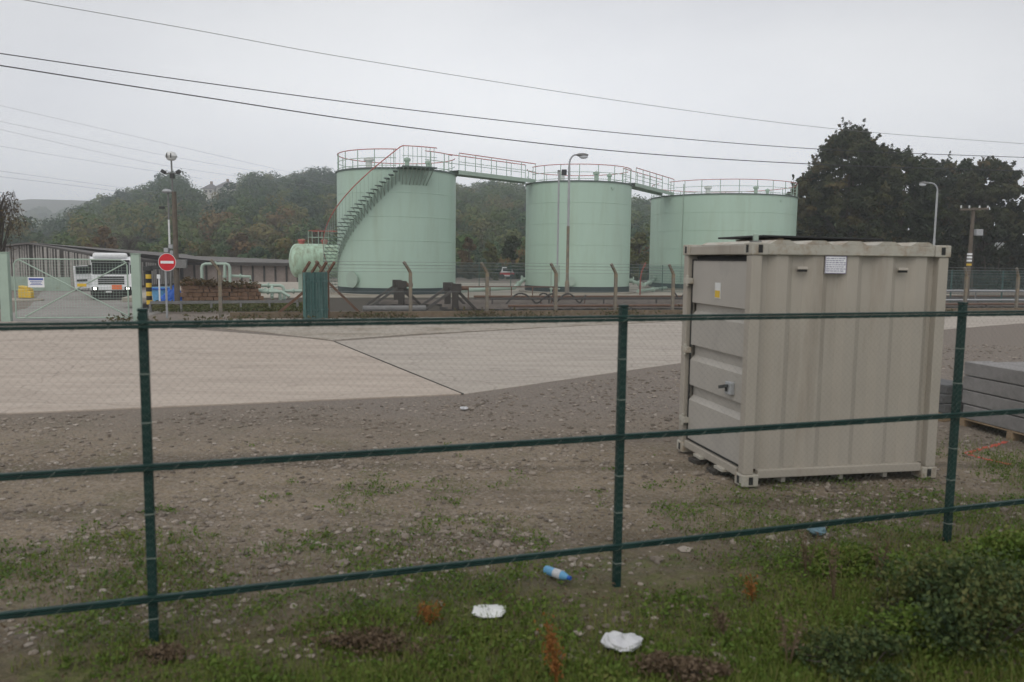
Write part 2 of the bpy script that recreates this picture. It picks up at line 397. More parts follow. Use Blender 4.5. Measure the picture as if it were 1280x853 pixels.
# an overcast sky is brighter overhead than at the horizon
sxyz = _n(nt, 'ShaderNodeSeparateXYZ'); L(tc.outputs['Generated'], sxyz.inputs[0])
grad = _n(nt, 'ShaderNodeValToRGB'); L(sxyz.outputs['Z'], grad.inputs[0]); ge = grad.color_ramp.elements   # mist glows along the horizon, cloud thins overhead
ge[0].position = 0; ge[0].color = (1, 1, 1, 1); ge[1].position = 1; ge[1].color = (.60, .585, .55, 1)
for p_, v_ in ((.12, .68), (.3, .485)): e_ = ge.new(p_); e_.color = (v_, v_, v_, 1)
gsc = _n(nt, 'ShaderNodeMath', operation='MULTIPLY'); L(grad.outputs[0], gsc.inputs[0]); gsc.inputs[1].default_value = 2.12
axx = _n(nt, 'ShaderNodeMath', operation='ABSOLUTE'); L(sxyz.outputs['X'], axx.inputs[0])
side = _n(nt, 'ShaderNodeMapRange'); L(axx.outputs[0], side.inputs[0]); side.inputs[1].default_value = .12; side.inputs[2].default_value = .65; side.inputs[3].default_value = 1; side.inputs[4].default_value = .80
sid2 = _n(nt, 'ShaderNodeMath', operation='MULTIPLY'); L(gsc.outputs[0], sid2.inputs[0]); L(side.outputs[0], sid2.inputs[1])
sc_ = _n(nt, 'ShaderNodeVectorMath', operation='SCALE'); L(mx.outputs[2], sc_.inputs[0]); L(sid2.outputs[0], sc_.inputs['Scale'])
L(sc_.outputs[0], bg.inputs[0])
sun = bpy.data.lights.new('sun', 'SUN'); sun.energy = .85; sun.angle = math.radians(50); sun.color = (1, .93, .80)
so = bpy.data.objects.new('sun', sun); COL.objects.link(so)
sd = Vector((math.sin(SUN_AZ) * math.cos(SUN_EL), math.cos(SUN_AZ) * math.cos(SUN_EL), math.sin(SUN_EL)))
so.rotation_euler = sd.to_track_quat('Z', 'Y').to_euler()
vs = scene.view_settings; vs.view_transform = 'Standard'; vs.look = 'None'; vs.exposure = 0; vs.gamma = 1
scene.cycles.max_bounces = 6; scene.cycles.volume_bounces = 3; scene.cycles.transparent_max_bounces = 8
scene.cycles.use_denoising = True

hz = MB().bx(-1500, 1500, -70, 1250, -3, 95).build('haze', M['white'])
hm = bpy.data.materials.new('autumn_mist'); hm.use_nodes = True; hm.node_tree.nodes.remove(hm.node_tree.nodes['Principled BSDF'])
pv = _n(hm.node_tree, 'ShaderNodeVolumePrincipled'); pv.inputs['Color'].default_value = (.94, .97, 1, 1); pv.inputs['Density'].default_value = .001; pv.inputs['Anisotropy'].default_value = .7
hm.node_tree.links.new(pv.outputs[0], hm.node_tree.nodes['Material Output'].inputs['Volume'])
hz.data.materials.clear(); hz.data.materials.append(hm); kind(hz, 'stuff')

# ------------------------------------------------------------------ ground, slab, road, hills
def near_fence_dist(x, y):    # signed distance from the near fence line; positive beyond it
    return (x + 2.223) * -.315 + (y - 4.796) * .949

def bump_z(x, y):
    a = sstep(22, 16, y) * sstep(30, 12, abs(x))
    return a * (.05 * noise.noise(Vector((x * .5, y * .5, 3))) + .025 * noise.noise(Vector((x * 1.7, y * 1.7, 8))))

def pad_mask(x, y):     # 1 in the loose ground, 0 under the slab and road so nothing pokes through
    return sstep(0.0, 1.2, min(1, 0) + (-(y - (13.9 + (x + .9) * .31)) if x < -.9 else -(y - (13.9 + (x + .9) * .93))))

def gz(x, y): return ground_z(x, y) + bump_z(x, y) * pad_mask(x, y)

xs = sorted(set(list(np.arange(-16, 16.01, .25)) + list(np.arange(-60, 60, 2.5)) + [-1490, -1100, -800, -300, -130, 130, 300, 800, 1100, 1490]))
ys = sorted(set(list(np.arange(2, 22, .2)) + list(np.arange(-14, 2, 2)) + list(np.arange(22, 80, 2)) + [-50, 120, 300, 800, 1000, 1240]))
V = [(x, y, gz(x, y)) for y in ys for x in xs]; nx = len(xs)
gb = MB(); gb.add(V, [(j * nx + i, j * nx + i + 1, (j + 1) * nx + i + 1, (j + 1) * nx + i) for j in range(len(ys) - 1) for i in range(nx - 1)])
kind(gb.build('ground', ground_material(), smooth=True), 'structure')

slab = slab_material('pale_concrete', (.425, .362, .308), (.35, .298, .252), (.485, .422, .362), (.35, 2.2))
asph = slab_material('worn_road', (.395, .352, .305), (.315, .28, .245), (.44, .395, .345), (.3, 1.8))
c = G(577, 494); j = G(415, 428); a = G(0, 519)
d = (a - c); al = c + d * 3.2
g1, g2, g3 = G(370, 423), G(180, 408), G(173, 402)
gl = G(-60, 408)
kind(MB().poly([al, c, j, g1, g2, G(168, 405), Vector((-17.8, 28.3, 0)), Vector((-40, 24, 0))], -.25, .03).build('concrete_slab', slab, bevel=.012), 'structure')
r1, r2, r3, r4 = G(848, 455), G(1185, 412), G(1280, 404.5), G(1560, 386)
f1, f2, f3 = G(690, 410), G(860, 402), G(1300, 392)
near_edge = [c + Vector((.02, 0, 0)), r1, r2, r3, r4 + Vector((20, 8, 0))]
far_edge = [f3 + Vector((40, 12.5, 0)), f3, f2, f1, G(520, 420.5), j + Vector((.02, .01, 0))]
kind(MB().poly(near_edge + far_edge, -.25, .018).build('road', asph, bevel=.01), 'structure')
kind(MB().bar(j + Vector((.06, .02, .024)), c + Vector((.03, -.02, .024)), .03, .014).build('slab_joint', M['sleeper']), 'structure')
# yard road inside the gate, following the falling ground
yb = MB(); vsn = []; rows = [28.5 + 1.5 * i for i in range(28)]
for yv in rows:
    t = (yv - 28.5) / 40
    x0 = -18.2 - 22 * t; x1 = -13.6 - 11 * t
    for k in range(7):
        x = x0 + (x1 - x0) * k / 6
        vsn.append((x, yv, ground_z(x, yv) + .012))
yb.add(vsn, [(i * 7 + k, i * 7 + k + 1, (i + 1) * 7 + k + 1, (i + 1) * 7 + k) for i in range(len(rows) - 1) for k in range(6)])
kind(yb.build('yard_road', M['asphalt'], smooth=True), 'structure')
# concrete apron below the tanks, ballast bed of the siding
FD = Vector((.966, .258, 0)); FN = Vector((-.258, .966, 0))       # along / across the far fence
FO = Vector((-4.18, 32.74, 0))
def fl(s, t, z=0): return FO + FD * s + FN * t + Vector((0, 0, z))
kind(MB().poly([fl(-7, 1.2), fl(46, 1.2), fl(46, 10.2), fl(8.4, 10.2), fl(8.4, 16), fl(-7, 16)], -.2, .035).build('siding_ballast', M['ballast']), 'structure')
kind(MB().poly([fl(8.45, 10.25), fl(46, 10.25), fl(46, 46), fl(-14, 46), fl(-14, 16.05), fl(8.45, 16.05)], -.2, .05).build('concrete_apron', M['apron'], bevel=.02), 'structure')
# pale grit verge between road and far fence
vb = [G(250, 409), G(330, 416), G(415, 426), G(520, 418.5), f1 + Vector((0, .15, 0)), f2 + Vector((0, .15, 0)), f3 + Vector((0, .1, 0)), fl(40, -.2), fl(-7, -.2)]
kind(MB().poly(vb, -.2, .02).build('verge', M['grit']), 'structure')

# --- hills: terrain meshes whose tree-covered crests give the skyline
MAIN = [(-500, 330), (-60, 318), (60, 296), (100, 272), (124, 258), (146, 252), (166, 246), (183, 239), (196, 232), (203, 226), (212, 222), (221, 223), (229, 232), (240, 240), (252, 243), (276, 244), (292, 239), (302, 229),
        (322, 224), (346, 227), (356, 231), (373, 225), (396, 220), (420, 222), (470, 226), (530, 234), (572, 242), (591, 238), (619, 235), (644, 235), (660, 242), (720, 252), (790, 260), (850, 261), (1000, 272), (1300, 285), (1800, 300)]
BACK = [(-600, 300), (-100, 284), (0, 275), (36, 265), (50, 260), (82, 257), (104, 257), (140, 262), (300, 275), (600, 290)]
FARH = [(-900, 262), (-200, 258), (15, 252), (40, 249), (110, 251), (160, 256), (400, 268), (900, 285), (1400, 300), (2200, 320)]
def prof(p, x):
    return float(np.interp(x, [q[0] for q in p], [q[1] for q in p]))
def hill_point(p, px, D0, D1, t, tree):
    D = D0 + (D1 - D0) * t
    top = at(px, prof(p, px), D1).z - tree
    base = at(px, 326, D0)
    q = at(px, 300, D)
    return Vector((q.x, D, -1.2 + (max(top, 1) + 1.2) * (t ** .85 if t <= 1 else 1 - (t - 1) * .8)))
def hill(p, D0, D1, tree, name, x0, x1, m):
    b = MB(); pxs = np.arange(x0, x1 + 1, 6); ts = [0, .1, .2, .3, .4, .5, .6, .7, .8, .9, 1, 1.3, 2.2]
    n = len(pxs)
    b.add([hill_point(p, x, D0, D1, t, tree) for t in ts for x in pxs], [(j * n + i, j * n + i + 1, (j + 1) * n + i + 1, (j + 1) * n + i) for j in range(len(ts) - 1) for i in range(n - 1)])
    return kind(b.build(name, m, smooth=True), 'structure')
hill(MAIN, 150, 480, 8.5, 'hill', -500, 1800, M['earth'])
hill(BACK, 560, 900, 7, 'hill', -600, 600, M['earth'])
hill(FARH, 950, 1100, 0, 'hill', -900, 2200, M['earth'])

# ------------------------------------------------------------------ foliage builders
def leaf_quads(C, size, rng=RNG, N=None, aspect=.62, jit=.85):
    n = len(C)
    nrm = rng.normal(size=(n, 3)); nrm[:, 2] = np.abs(nrm[:, 2]) * .8 + .15
    if N is not None: nrm = nrm * jit + N * 1.0 + np.array([0, 0, .15])
    nrm /= np.linalg.norm(nrm, axis=1)[:, None]
    t = rng.normal(size=(n, 3)); t -= nrm * (t * nrm).sum(1)[:, None]; t /= np.linalg.norm(t, axis=1)[:, None]
    bt = np.cross(nrm, t)
    s = (np.asarray(size)[:, None] if np.ndim(size) else size) * rng.uniform(.6, 1.3, (n, 1))
    A = t * s; B = bt * s * aspect
    # lens-shaped leaf spray rather than a square
    return np.stack([C - A, C - B * .9 + A * rng.uniform(-.25, .25, (n, 1)), C + A, C + B * .9 + A * rng.uniform(-.25, .25, (n, 1))], 1)

def crown_points(n, r, h, clumps, rng=RNG, shape=1.0, gap=.55, want_n=False, big=None):
    """Leaf centres in a crown of radius r and height h made of many uneven clumps."""
    cs = []
    for _ in range(clumps):
        u = rng.uniform(0, 1); a = rng.uniform(0, 2 * PI)
        prof_r = math.sin(PI * min(.97, (u * .86 + .12))) ** .7 if shape > 0 else (1 - u ** 2.2) ** .55 * (.86 + .14 * min(1, u * 5))
        rr = r * prof_r * math.sqrt(rng.uniform(.15 if shape > 0 else .3, 1)) * rng.uniform(.7, 1.12)
        lo, hi = big or ((.15, .34) if shape > 0 else (.055, .14))
        cs.append((rr * math.cos(a), rr * math.sin(a), h * u, r * rng.uniform(lo, hi)))
    cs = np.array(cs); idx = rng.integers(0, clumps, n)
    d = rng.normal(size=(n, 3)); d /= np.linalg.norm(d, axis=1)[:, None]
    rad = rng.uniform(gap, 1.0, (n, 1)) * (1 + .1 * rng.normal(size=(n, 1)))
    if shape < 0: rad *= np.where(rng.random((n, 1)) < .2, rng.uniform(1.1, 1.7, (n, 1)), 1)
    P = cs[idx, :3] + d * rad * cs[idx, 3:4] * np.array([1, 1, .72])
    return (P, cs, d, idx) if want_n else (P, cs)

def tree(name, loc, h, r, leafmat, label, cat='tree', n=5000, clumps=40, leaf=.28, base=.2, seed=1, group=None, shape=1.0):
    rng = np.random.default_rng(seed)
    root = thing(name, loc, label, cat, group)
    ch = h * (1 - base)
    P, cs, dn_, ci = crown_points(n, r, ch, clumps, rng, shape, want_n=True)
    tn = (rng.random(len(cs)) ** 1.4 * .62 + .18 * (.5 + .5 * np.sin(cs[:, 0] * 1.1 + seed) * np.cos(cs[:, 2] * .8)) + .02)[ci]
    if shape < 0:                                            # twigs that stick out of the crown
        k = int(n * .012); ii = rng.integers(0, n, k); m_ = 26
        d0 = dn_[ii] + np.array([0, 0, .35]); L0 = rng.uniform(.25, 1.15, (k, 1, 1)); u = rng.uniform(0, 1, (k, m_, 1))
        SP = P[ii][:, None, :] + d0[:, None, :] * L0 * u + rng.normal(size=(k, m_, 3)) * .11 * (1.1 - u)
        P = np.concatenate([P, SP.reshape(-1, 3)]); dn_ = np.concatenate([dn_, np.repeat(dn_[ii], m_, 0)]); tn = np.concatenate([tn, np.repeat(tn[ii], m_)])
    P[:, 2] += h * base
    tb = MB(); top = h * .8; r0 = max(.1, h * .022)
    pts = [Vector((math.sin(k * 1.3 + seed) * .02 * h * k / 6, math.cos(k * 1.7 + seed) * .02 * h * k / 6, top * k / 6)) for k in range(7)]
    tb.tube(pts, [r0 * (1.25 if k == 0 else 1 - .13 * k) for k in range(7)], 8)
    for i in rng.choice(len(cs), min(len(cs), 26), replace=False):
        q = Vector((cs[i, 0], cs[i, 1], cs[i, 2] + h * base)); k = int(min(5, max(1, 6 * (q.z * .6) / top)))
        s = pts[k]; mid = s.lerp(q, .5) + Vector((0, 0, .04 * h))
        tb.tube([s, mid, q], [r0 * .38, r0 * .22, r0 * .06], 5)
    o = tb.build('trunk', M['bark']); o.parent = root
    quads_object('crown', leaf_quads(P, leaf, rng, dn_), leafmat, root, tn)
    return root

# --- woodland covering the hills (one mass)
def woodland():
    rng = np.random.default_rng(5); Q = []; T = []
    def one(pos, h, r, n, lf, tint):
        P, cs, dn_, _i = crown_points(n, r, h * .85, 7, rng, 1.0, .9, True, (.3, .52))
        P[:, 2] += h * .15; P += np.array(pos)
        Q.append(leaf_quads(P, lf, rng, dn_, .8, .3)); T.append(np.full(n, tint))
    cnt = 0
    while cnt < 1900:
        px = rng.uniform(-120, 1050); t = rng.uniform(0, 1.04) ** .8
        if 840 < px < 995 and rng.random() < .75: continue
        if px < 90 and t > .7 and rng.random() < .5: continue
        if 244 < px < 300 and t > .72: continue
        q = hill_point(MAIN, px, 150, 480, min(t, 1.04), 8.5)
        q.z -= 1
        nv = noise.noise(Vector((q.x * .02, q.y * .02, 1))) ; low = 1 - t
        tint = .2 + .5 * nv + .28 * max(0, low - .35) * 1.5 + rng.normal() * .2
        D = q.y; h = rng.uniform(8, 14) * (1 if t > .3 else .8) * (.7 if 236 < px < 308 and t > .4 else 1); r = h * rng.uniform(.4, .56)
        one(q, h, r, int(380 if D > 300 else 520), .52 if D > 300 else .38, min(.9, max(0, tint))); cnt += 1
    for _ in range(330):
        px = rng.uniform(-120, 200); t = rng.uniform(.3, 1.03)
        q = hill_point(BACK, px, 560, 900, t, 7); q.z -= 1
        h = rng.uniform(7, 10); one(q, h, h * .5, 90, 1.3, min(.8, max(0, .3 + rng.normal() * .12)))
    # scrubby belt at the foot of the hill
    for _ in range(190):
        px = rng.uniform(60, 1000); D = rng.uniform(106, 150)
        q = at(px, 326, D); h = rng.uniform(3.4, 6.2)
        one((q.x, D, -1.0), h, h * .55, 420, .28, min(.95, max(.05, .42 + rng.normal() * .22)))
    o = quads_object('hillside_woodland', np.concatenate(Q), M['wood_leaf'], None, np.concatenate(T))
    kind(o, 'stuff')
woodland()

# --- trees one can tell apart at the foot of the hill
def foot_tree(px, top, D, rpx, lm, label, seed, n=2600):
    q = at(px, top, D); zb = -1.0
    tree('broadleaf_tree', (q.x, D, zb), q.z - zb, rpx * D / F, lm, label, n=n, clumps=30, leaf=.3, base=.12, seed=seed)
foot_tree(131, 288, 108, 20, M['orange_leaf'], 'russet orange tree above the gable of the slatted shed', 21)
foot_tree(345, 296, 112, 18, M['yellow_leaf'], 'yellow green tree above the dark roofed shed left of the small tank', 23)
foot_tree(258, 303, 104, 15, M['yellow_leaf'], 'olive tree behind the camera mast and the low shed', 24)
foot_tree(300, 292, 116, 16, M['brown_leaf'], 'brown autumn tree between the olive and the yellow green trees', 25)
foot_tree(586, 300, 96, 14, M['brown_leaf'], 'russet brown tree against the right edge of the stair tank', 26)
foot_tree(612, 306, 92, 12, M['yellow_leaf'], 'small olive yellow tree between the stair tank and middle tank', 27)
foot_tree(642, 297, 98, 16, M['green_leaf'], 'dark green tree against the left edge of the middle tank', 28)
foot_tree(800, 292, 95, 16, M['yellow_leaf'], 'olive tree in the gap between middle tank and widest tank', 29)
foot_tree(398, 288, 118, 17, M['brown_leaf'], 'brown tree just left of the spiral stair handrail', 30)
foot_tree(215, 300, 118, 17, M['green_leaf'], 'dark green tree behind the mast beside the shed roof', 31)
# pale, almost leafless tree above the shed
def bare_tree(px, top, D, label, h0, spread, seed, n=160, drop=0.0, lm=None, leaves=0):
    rng = np.random.default_rng(seed); q = at(px, top, D); zb = ground_z(q.x, D) if D < 80 else -1
    root = thing('bare_tree', (q.x, D, zb), label, 'tree'); hh = q.z - zb
    tb = MB(); pts = [Vector((0, 0, 0)), Vector((.1, 0, hh * .3)), Vector((0, .1, hh * .55)), Vector((.05, 0, hh * .8))]
    tb.tube(pts, [hh * .02, hh * .016, hh * .012, hh * .006], 7); tb_o = tb.build('trunk', M['bark']); tb_o.parent = root
    tw = MB(); tips = []
    for _ in range(n):
        s = pts[1].lerp(pts[3], rng.uniform(0, 1)); a = rng.uniform(0, 2 * PI); l = spread * rng.uniform(.35, 1)
        e = s + Vector((math.cos(a) * l, math.sin(a) * l, (hh - s.z) * rng.uniform(.35, 1.0)))
        m_ = s.lerp(e, .5) + Vector((0, 0, .06 * hh)); end = e + Vector((math.cos(a) * l * .3, math.sin(a) * l * .3, -drop * hh * rng.uniform(.3, 1)))
        tw.tube([s, m_, e, end], [.03, .018, .01, .005], 4)
        for k in range(5):
            b0 = m_.lerp(e, k / 4) if drop == 0 else e.lerp(end, k / 4)
            b1 = b0 + Vector((rng.normal() * .3 * spread * .4, rng.normal() * .3 * spread * .4, -drop * hh * .35 * rng.random() + (0 if drop else rng.uniform(0, .3))))
            tw.tube([b0, b1], [.008, .004], 3); tips += [b0, b1, b0.lerp(b1, .5)]
    o = tw.build('twigs', M['twig']); o.parent = root
    if leaves:
        T = np.array([tips[i] for i in rng.integers(0, len(tips), leaves)]) + rng.normal(size=(leaves, 3)) * .08
        quads_object('leaves', leaf_quads(T, .07, rng), lm, root)
bare_tree(160, 293, 104, 'pale grey leafless tree behind the shed, right of the russet tree', 6, 2.2, 40, 120)
bare_tree(-6, 236, 40, 'drooping thin leaved tree hanging in at the picture edge above the gate', 7, 1.1, 41, 85, .22, M['brown_leaf'], 500)

# --- dark trees beyond the right-hand fence
def big_tree(px, top, D, rpx, label, seed, n=9000, clumps=60, base=.1, lm='dark_leaf', shape=1.0):
    q = at(px, top, D)
    tree('broadleaf_tree', (q.x, D, 0), q.z, rpx * D / F, M[lm], label, n=n, clumps=clumps, leaf=.19, base=base, seed=seed, shape=-1)
big_tree(1066, 166, 80, 76, 'tallest dark tree, its brown tinged crown rising behind the container', 51, 66000, 460, .0)
big_tree(1014, 218, 84, 42, 'dark green tree against the right edge of the widest tank', 52, 24000, 190, .0, 'green_leaf')
big_tree(1128, 194, 86, 62, 'dark green tree between the tallest tree and the street lamp', 53, 42000, 270, .0, 'green_leaf')
big_tree(1182, 206, 92, 54, 'olive dark tree behind the street lamp', 54, 34000, 220, .0)
big_tree(1238, 203, 84, 62, 'dark brown green tree behind the timber utility pole', 55, 44000, 280, .0)
big_tree(1305, 222, 82, 46, 'dark tree cut by the right picture edge beyond the fence', 56, 26000, 190, .0)
big_tree(1102, 187, 84, 48, 'dark tree filling the slope just right of the tallest crown', 58, 32000, 260, .0)
big_tree(1208, 205, 88, 44, 'dark olive tree between street lamp and timber utility pole', 59, 26000, 220, .0, 'green_leaf')
big_tree(1160, 203, 98, 50, 'far dark crown filling the gap left of the street lamp', 60, 26000, 220, .0)
big_tree(984, 238, 105, 26, 'low dark tree showing just over the rim of the widest tank', 57, 3500, 36, .06)
def thicket(px0, px1, D, hpx, label, seed, n):
    rng = np.random.default_rng(seed); a_, b_ = at(px0, 330, D), at(px1, 330, D)
    P = []
    for i in range(46):
        x = rng.uniform(a_.x, b_.x); y = D + rng.uniform(-3, 3); h = rng.uniform(.6, 1) * hpx * D / F
        q, _ = crown_points(n // 46, 1.5, h, 10, rng); P.append(q + np.array([x, y, 0]))
    root = thing('hedge', ((a_.x + b_.x) / 2, D, 0), label, 'hedge')
    P = np.concatenate(P) - np.array(root.location)
    quads_object('foliage', leaf_quads(P, .24, rng), M['dark_leaf'], root)
    s = MB()
    for i in range(30):
        x = rng.uniform(a_.x, b_.x) - root.location.x; y = rng.uniform(-3, 3)
        s.tube([(x, y, 0), (x + rng.normal() * .3, y, hpx * D / F * .7)], [.06, .02], 5)
    o = s.build('stems', M['bark']); o.parent = root; o['kind'] = 'stuff'
thicket(985, 1330, 76, 80, 'dark undergrowth hedge below the tall trees behind the right fence', 61, 30000)
thicket(560, 830, 102, 17, 'dark hedge behind the green fence between the tanks', 62, 9000)

# ------------------------------------------------------------------ houses on the hill
def hill_house(px0, px1, ytop, yeave, ybase, D, label):
    a_, b_ = at(px0, yeave, D), at(px1, yeave, D); t_ = at((px0 + px1) / 2, ytop, D); zb = at(px0, ybase, D).z - 3
    root = thing('house', ((a_.x + b_.x) / 2, D, zb), label, 'house')
    w_ = b_.x - a_.x; x0, x1 = a_.x + .1 * w_, b_.x - .1 * w_
    MB().bx(x0, x1, D, D + 10, zb, a_.z).build('wall', M['house_wall'], root)
    r = MB(); ov = [(a_.x, D - .8), (b_.x, D - .8), (b_.x, D + 11), (a_.x, D + 11)]
    xm = (a_.x + b_.x) / 2
    r.add([(x, y, a_.z) for x, y in ov] + [(xm - w_ * .08, D + 4.5, t_.z), (xm + w_ * .08, D + 4.5, t_.z)], [(0, 1, 5, 4), (1, 2, 5), (2, 3, 4, 5), (3, 0, 4), (3, 2, 1, 0)])
    ro = r.build('roof', M['house_roof'], root)
    MB().bx(xm - .6, xm + .6, D + 4.2, D + 5.2, t_.z - 1, t_.z + 1.3).build('chimney', M['stone_wall'], root, ro)
    for k in (.28, .68):
        x = x0 + (x1 - x0) * k
        MB().bx(x - .6, x + .6, D - .06, D + .02, a_.z - 2.0, a_.z - .8).build('window', M['glass'], root)
hill_house(268, 294, 226, 234, 244, 436, 'larger hip roofed house on the wooded hilltop left of the tanks')
hill_house(252, 269, 229, 236, 244, 440, 'smaller hip roofed house beside the larger one on the hilltop')

# ------------------------------------------------------------------ storage tanks
def ring(c, r, z, n=72, a0=0, a1=2 * PI):
    return [Vector((c[0] + r * math.cos(a0 + (a1 - a0) * k / n), c[1] + r * math.sin(a0 + (a1 - a0) * k / n), z)) for k in range(n + (0 if abs(a1 - a0 - 2 * PI) < 1e-6 else 1))]

def storage_tank(cx, cy, R, ht, label, posts, gaps=()):
    root = thing('storage_tank', (cx, cy, .05), label, 'storage tank')
    c = (cx, cy, 0)
    MB().lathe([(0, .055), (R + .45, .055), (R + .45, .17), (R + .1, .171), (0, .172)], 72, c).build('plinth', M['apron'], root)
    MB().lathe([(R + .012, .172), (R + .012, .52), (R + .03, .525), (R + .03, .56), (R - .1, .56)], 96, c).build('base_band', M['tank_base'], root, smooth=True)
    pr = [(R, .561)]; nc = 5
    for i in range(1, nc):
        z = .56 + (ht - .56) * i / nc; pr += [(R, z - .03), (R + .014, z - .024), (R + .014, z + .02), (R, z + .026)]
    pr += [(R, ht)]
    sh = MB().lathe(pr, 96, c)
    for i in range(nc):                                    # vertical plate seams
        z0, z1 = .56 + (ht - .56) * i / nc, .56 + (ht - .56) * (i + 1) / nc
        for k in range(6):
            a = 2 * PI * (k + .5 * (i % 2)) / 6 + .35
            sh.box((cx + R * math.cos(a), cy + R * math.sin(a), (z0 + z1) / 2), (.006, .02, z1 - z0 - .03), a)
    sh.build('shell', M['tank'], root, smooth=True)
    MB().lathe([(R + .004, ht - .09), (R + .07, ht - .085), (R + .07, ht + .004), (R + .01, ht + .006)], 96, c).build('rim', M['step'], root, smooth=True)
    MB().lathe([(R + .005, ht + .002), (R * .5, ht + .16), (0, ht + .32)], 72, c).build('roof', M['sage_dull'], root, smooth=True)
    rr = R - .06
    def ok(a):
        a = a % (2 * PI)
        return not any(g0 <= a <= g1 for g0, g1 in gaps)
    N = 144; runs = []; cur = []
    for k in range(N + 1):
        a = 2 * PI * k / N
        if ok(a): cur.append(a)
        elif cur: runs.append(cur); cur = []
    if cur: runs.append(cur)
    top = MB(); mid = MB()
    for run in runs:
        top.tube([Vector((cx + rr * math.cos(a), cy + rr * math.sin(a), ht + 1.1)) for a in run], .03, 6)
        mid.tube([Vector((cx + rr * math.cos(a), cy + rr * math.sin(a), ht + .58)) for a in run], .022, 6)
        mid.tube([Vector((cx + rr * math.cos(a), cy + rr * math.sin(a), ht + .13)) for a in run], .022, 6)
    top.build('top_handrail', M['red_rail'], root); mid.build('mid_handrail', M['sage'], root)
    for k in range(posts):
        a = 2 * PI * (k + .3) / posts
        if ok(a):
            MB().tube([(cx + rr * math.cos(a), cy + rr * math.sin(a), ht), (cx + rr * math.cos(a), cy + rr * math.sin(a), ht + 1.1)], .03, 6).build('handrail_post', M['sage'], root)
    # vents and hatches standing on the roof
    for k, (fr, a, s) in enumerate(((.72, -2.1, .2), (.72, -1.2, .14), (.6, -.4, .12))):
        x, y = cx + R * fr * math.cos(a), cy + R * fr * math.sin(a); zr = ht + .3 * (1 - fr)
        MB().lathe([(s, zr - .1), (s, zr + .42), (s * 1.6, zr + .46), (s * 1.6, zr + .6), (0, zr + .7)], 14, (x, y, 0)).build('roof_vent', M['offwhite'] if k == 0 else M['sage'], root, smooth=True)
    # lifting eye under the rim
    a = -1.0
    p = Vector((cx + (R + .05) * math.cos(a), cy + (R + .05) * math.sin(a), ht - .5)); t_ = Vector((-math.sin(a), math.cos(a), 0))
    MB().tube([p + t_ * .12 + Vector((0, 0, .12)), p + t_ * .1, p + Vector((0, 0, -.1)), p - t_ * .1, p - t_ * .12 + Vector((0, 0, .12))], .02, 6).build('lifting_eye', M['sage'], root)
    return root

c1 = at(496.5, 330, 53.2); c2 = at(721.5, 330, 59.6); c3 = at(900.5, 330, 70.4)
R1, R2, R3, HT = 3.86, 3.86, 6.15, 7.9
g1a = (2 * PI + math.radians(-80)) % (2 * PI)
t1 = storage_tank(c1.x, c1.y, R1, HT, 'pale green storage tank with the outside spiral stair', 20, gaps=((math.radians(280), math.radians(303)), (0, math.radians(9)), (math.radians(346), 2 * PI)))
t2 = storage_tank(c2.x, c2.y, R2, HT - .02, 'pale green middle tank standing behind the curved street lamp', 18, gaps=((math.radians(184), math.radians(204)), (0, math.radians(12)), (math.radians(350), 2 * PI)))
t3 = storage_tank(c3.x, c3.y, R3, HT - .05, 'widest pale green tank, partly hidden by the container', 26, gaps=((math.radians(196), math.radians(208)),))

# manhole on the first tank, with bolts
a = math.radians(-90) - .62
n_ = Vector((math.cos(a), math.sin(a), 0)); p = Vector((c1.x, c1.y, 1.05)) + n_ * R1
Mr = n_.to_track_quat('Z', 'Y').to_matrix()
MB().lathe([(.38, -.05), (.38, .16), (.5, .165), (.5, .22), (0, .225)], 28, p, M=Mr).build('manhole_cover', M['sage'], t1, smooth=True)
for tk, cc, RR, angs in ((t2, c2, R2, (math.radians(188), math.radians(-8), math.radians(-100))), (t3, c3, R3, (math.radians(-165),))):
    for a in angs:
        n_ = Vector((math.cos(a), math.sin(a), 0)); p = Vector((cc.x, cc.y, .95)) + n_ * RR
        MB().lathe([(.16, -.05), (.16, .25), (.3, .255), (.3, .33), (0, .335)], 20, p, M=n_.to_track_quat('Z', 'Y').to_matrix()).build('nozzle', M['sage'], tk, smooth=True)
# dark seam pipe down the widest tank and stains' drain
MB().tube([(c3.x + (R3 + .05) * math.cos(-2.35), c3.y + (R3 + .05) * math.sin(-2.35), .5), (c3.x + (R3 + .05) * math.cos(-2.35), c3.y + (R3 + .05) * math.sin(-2.35), HT + .8)], .035, 6).build('drain_pipe', M['sage_dull'], t3)

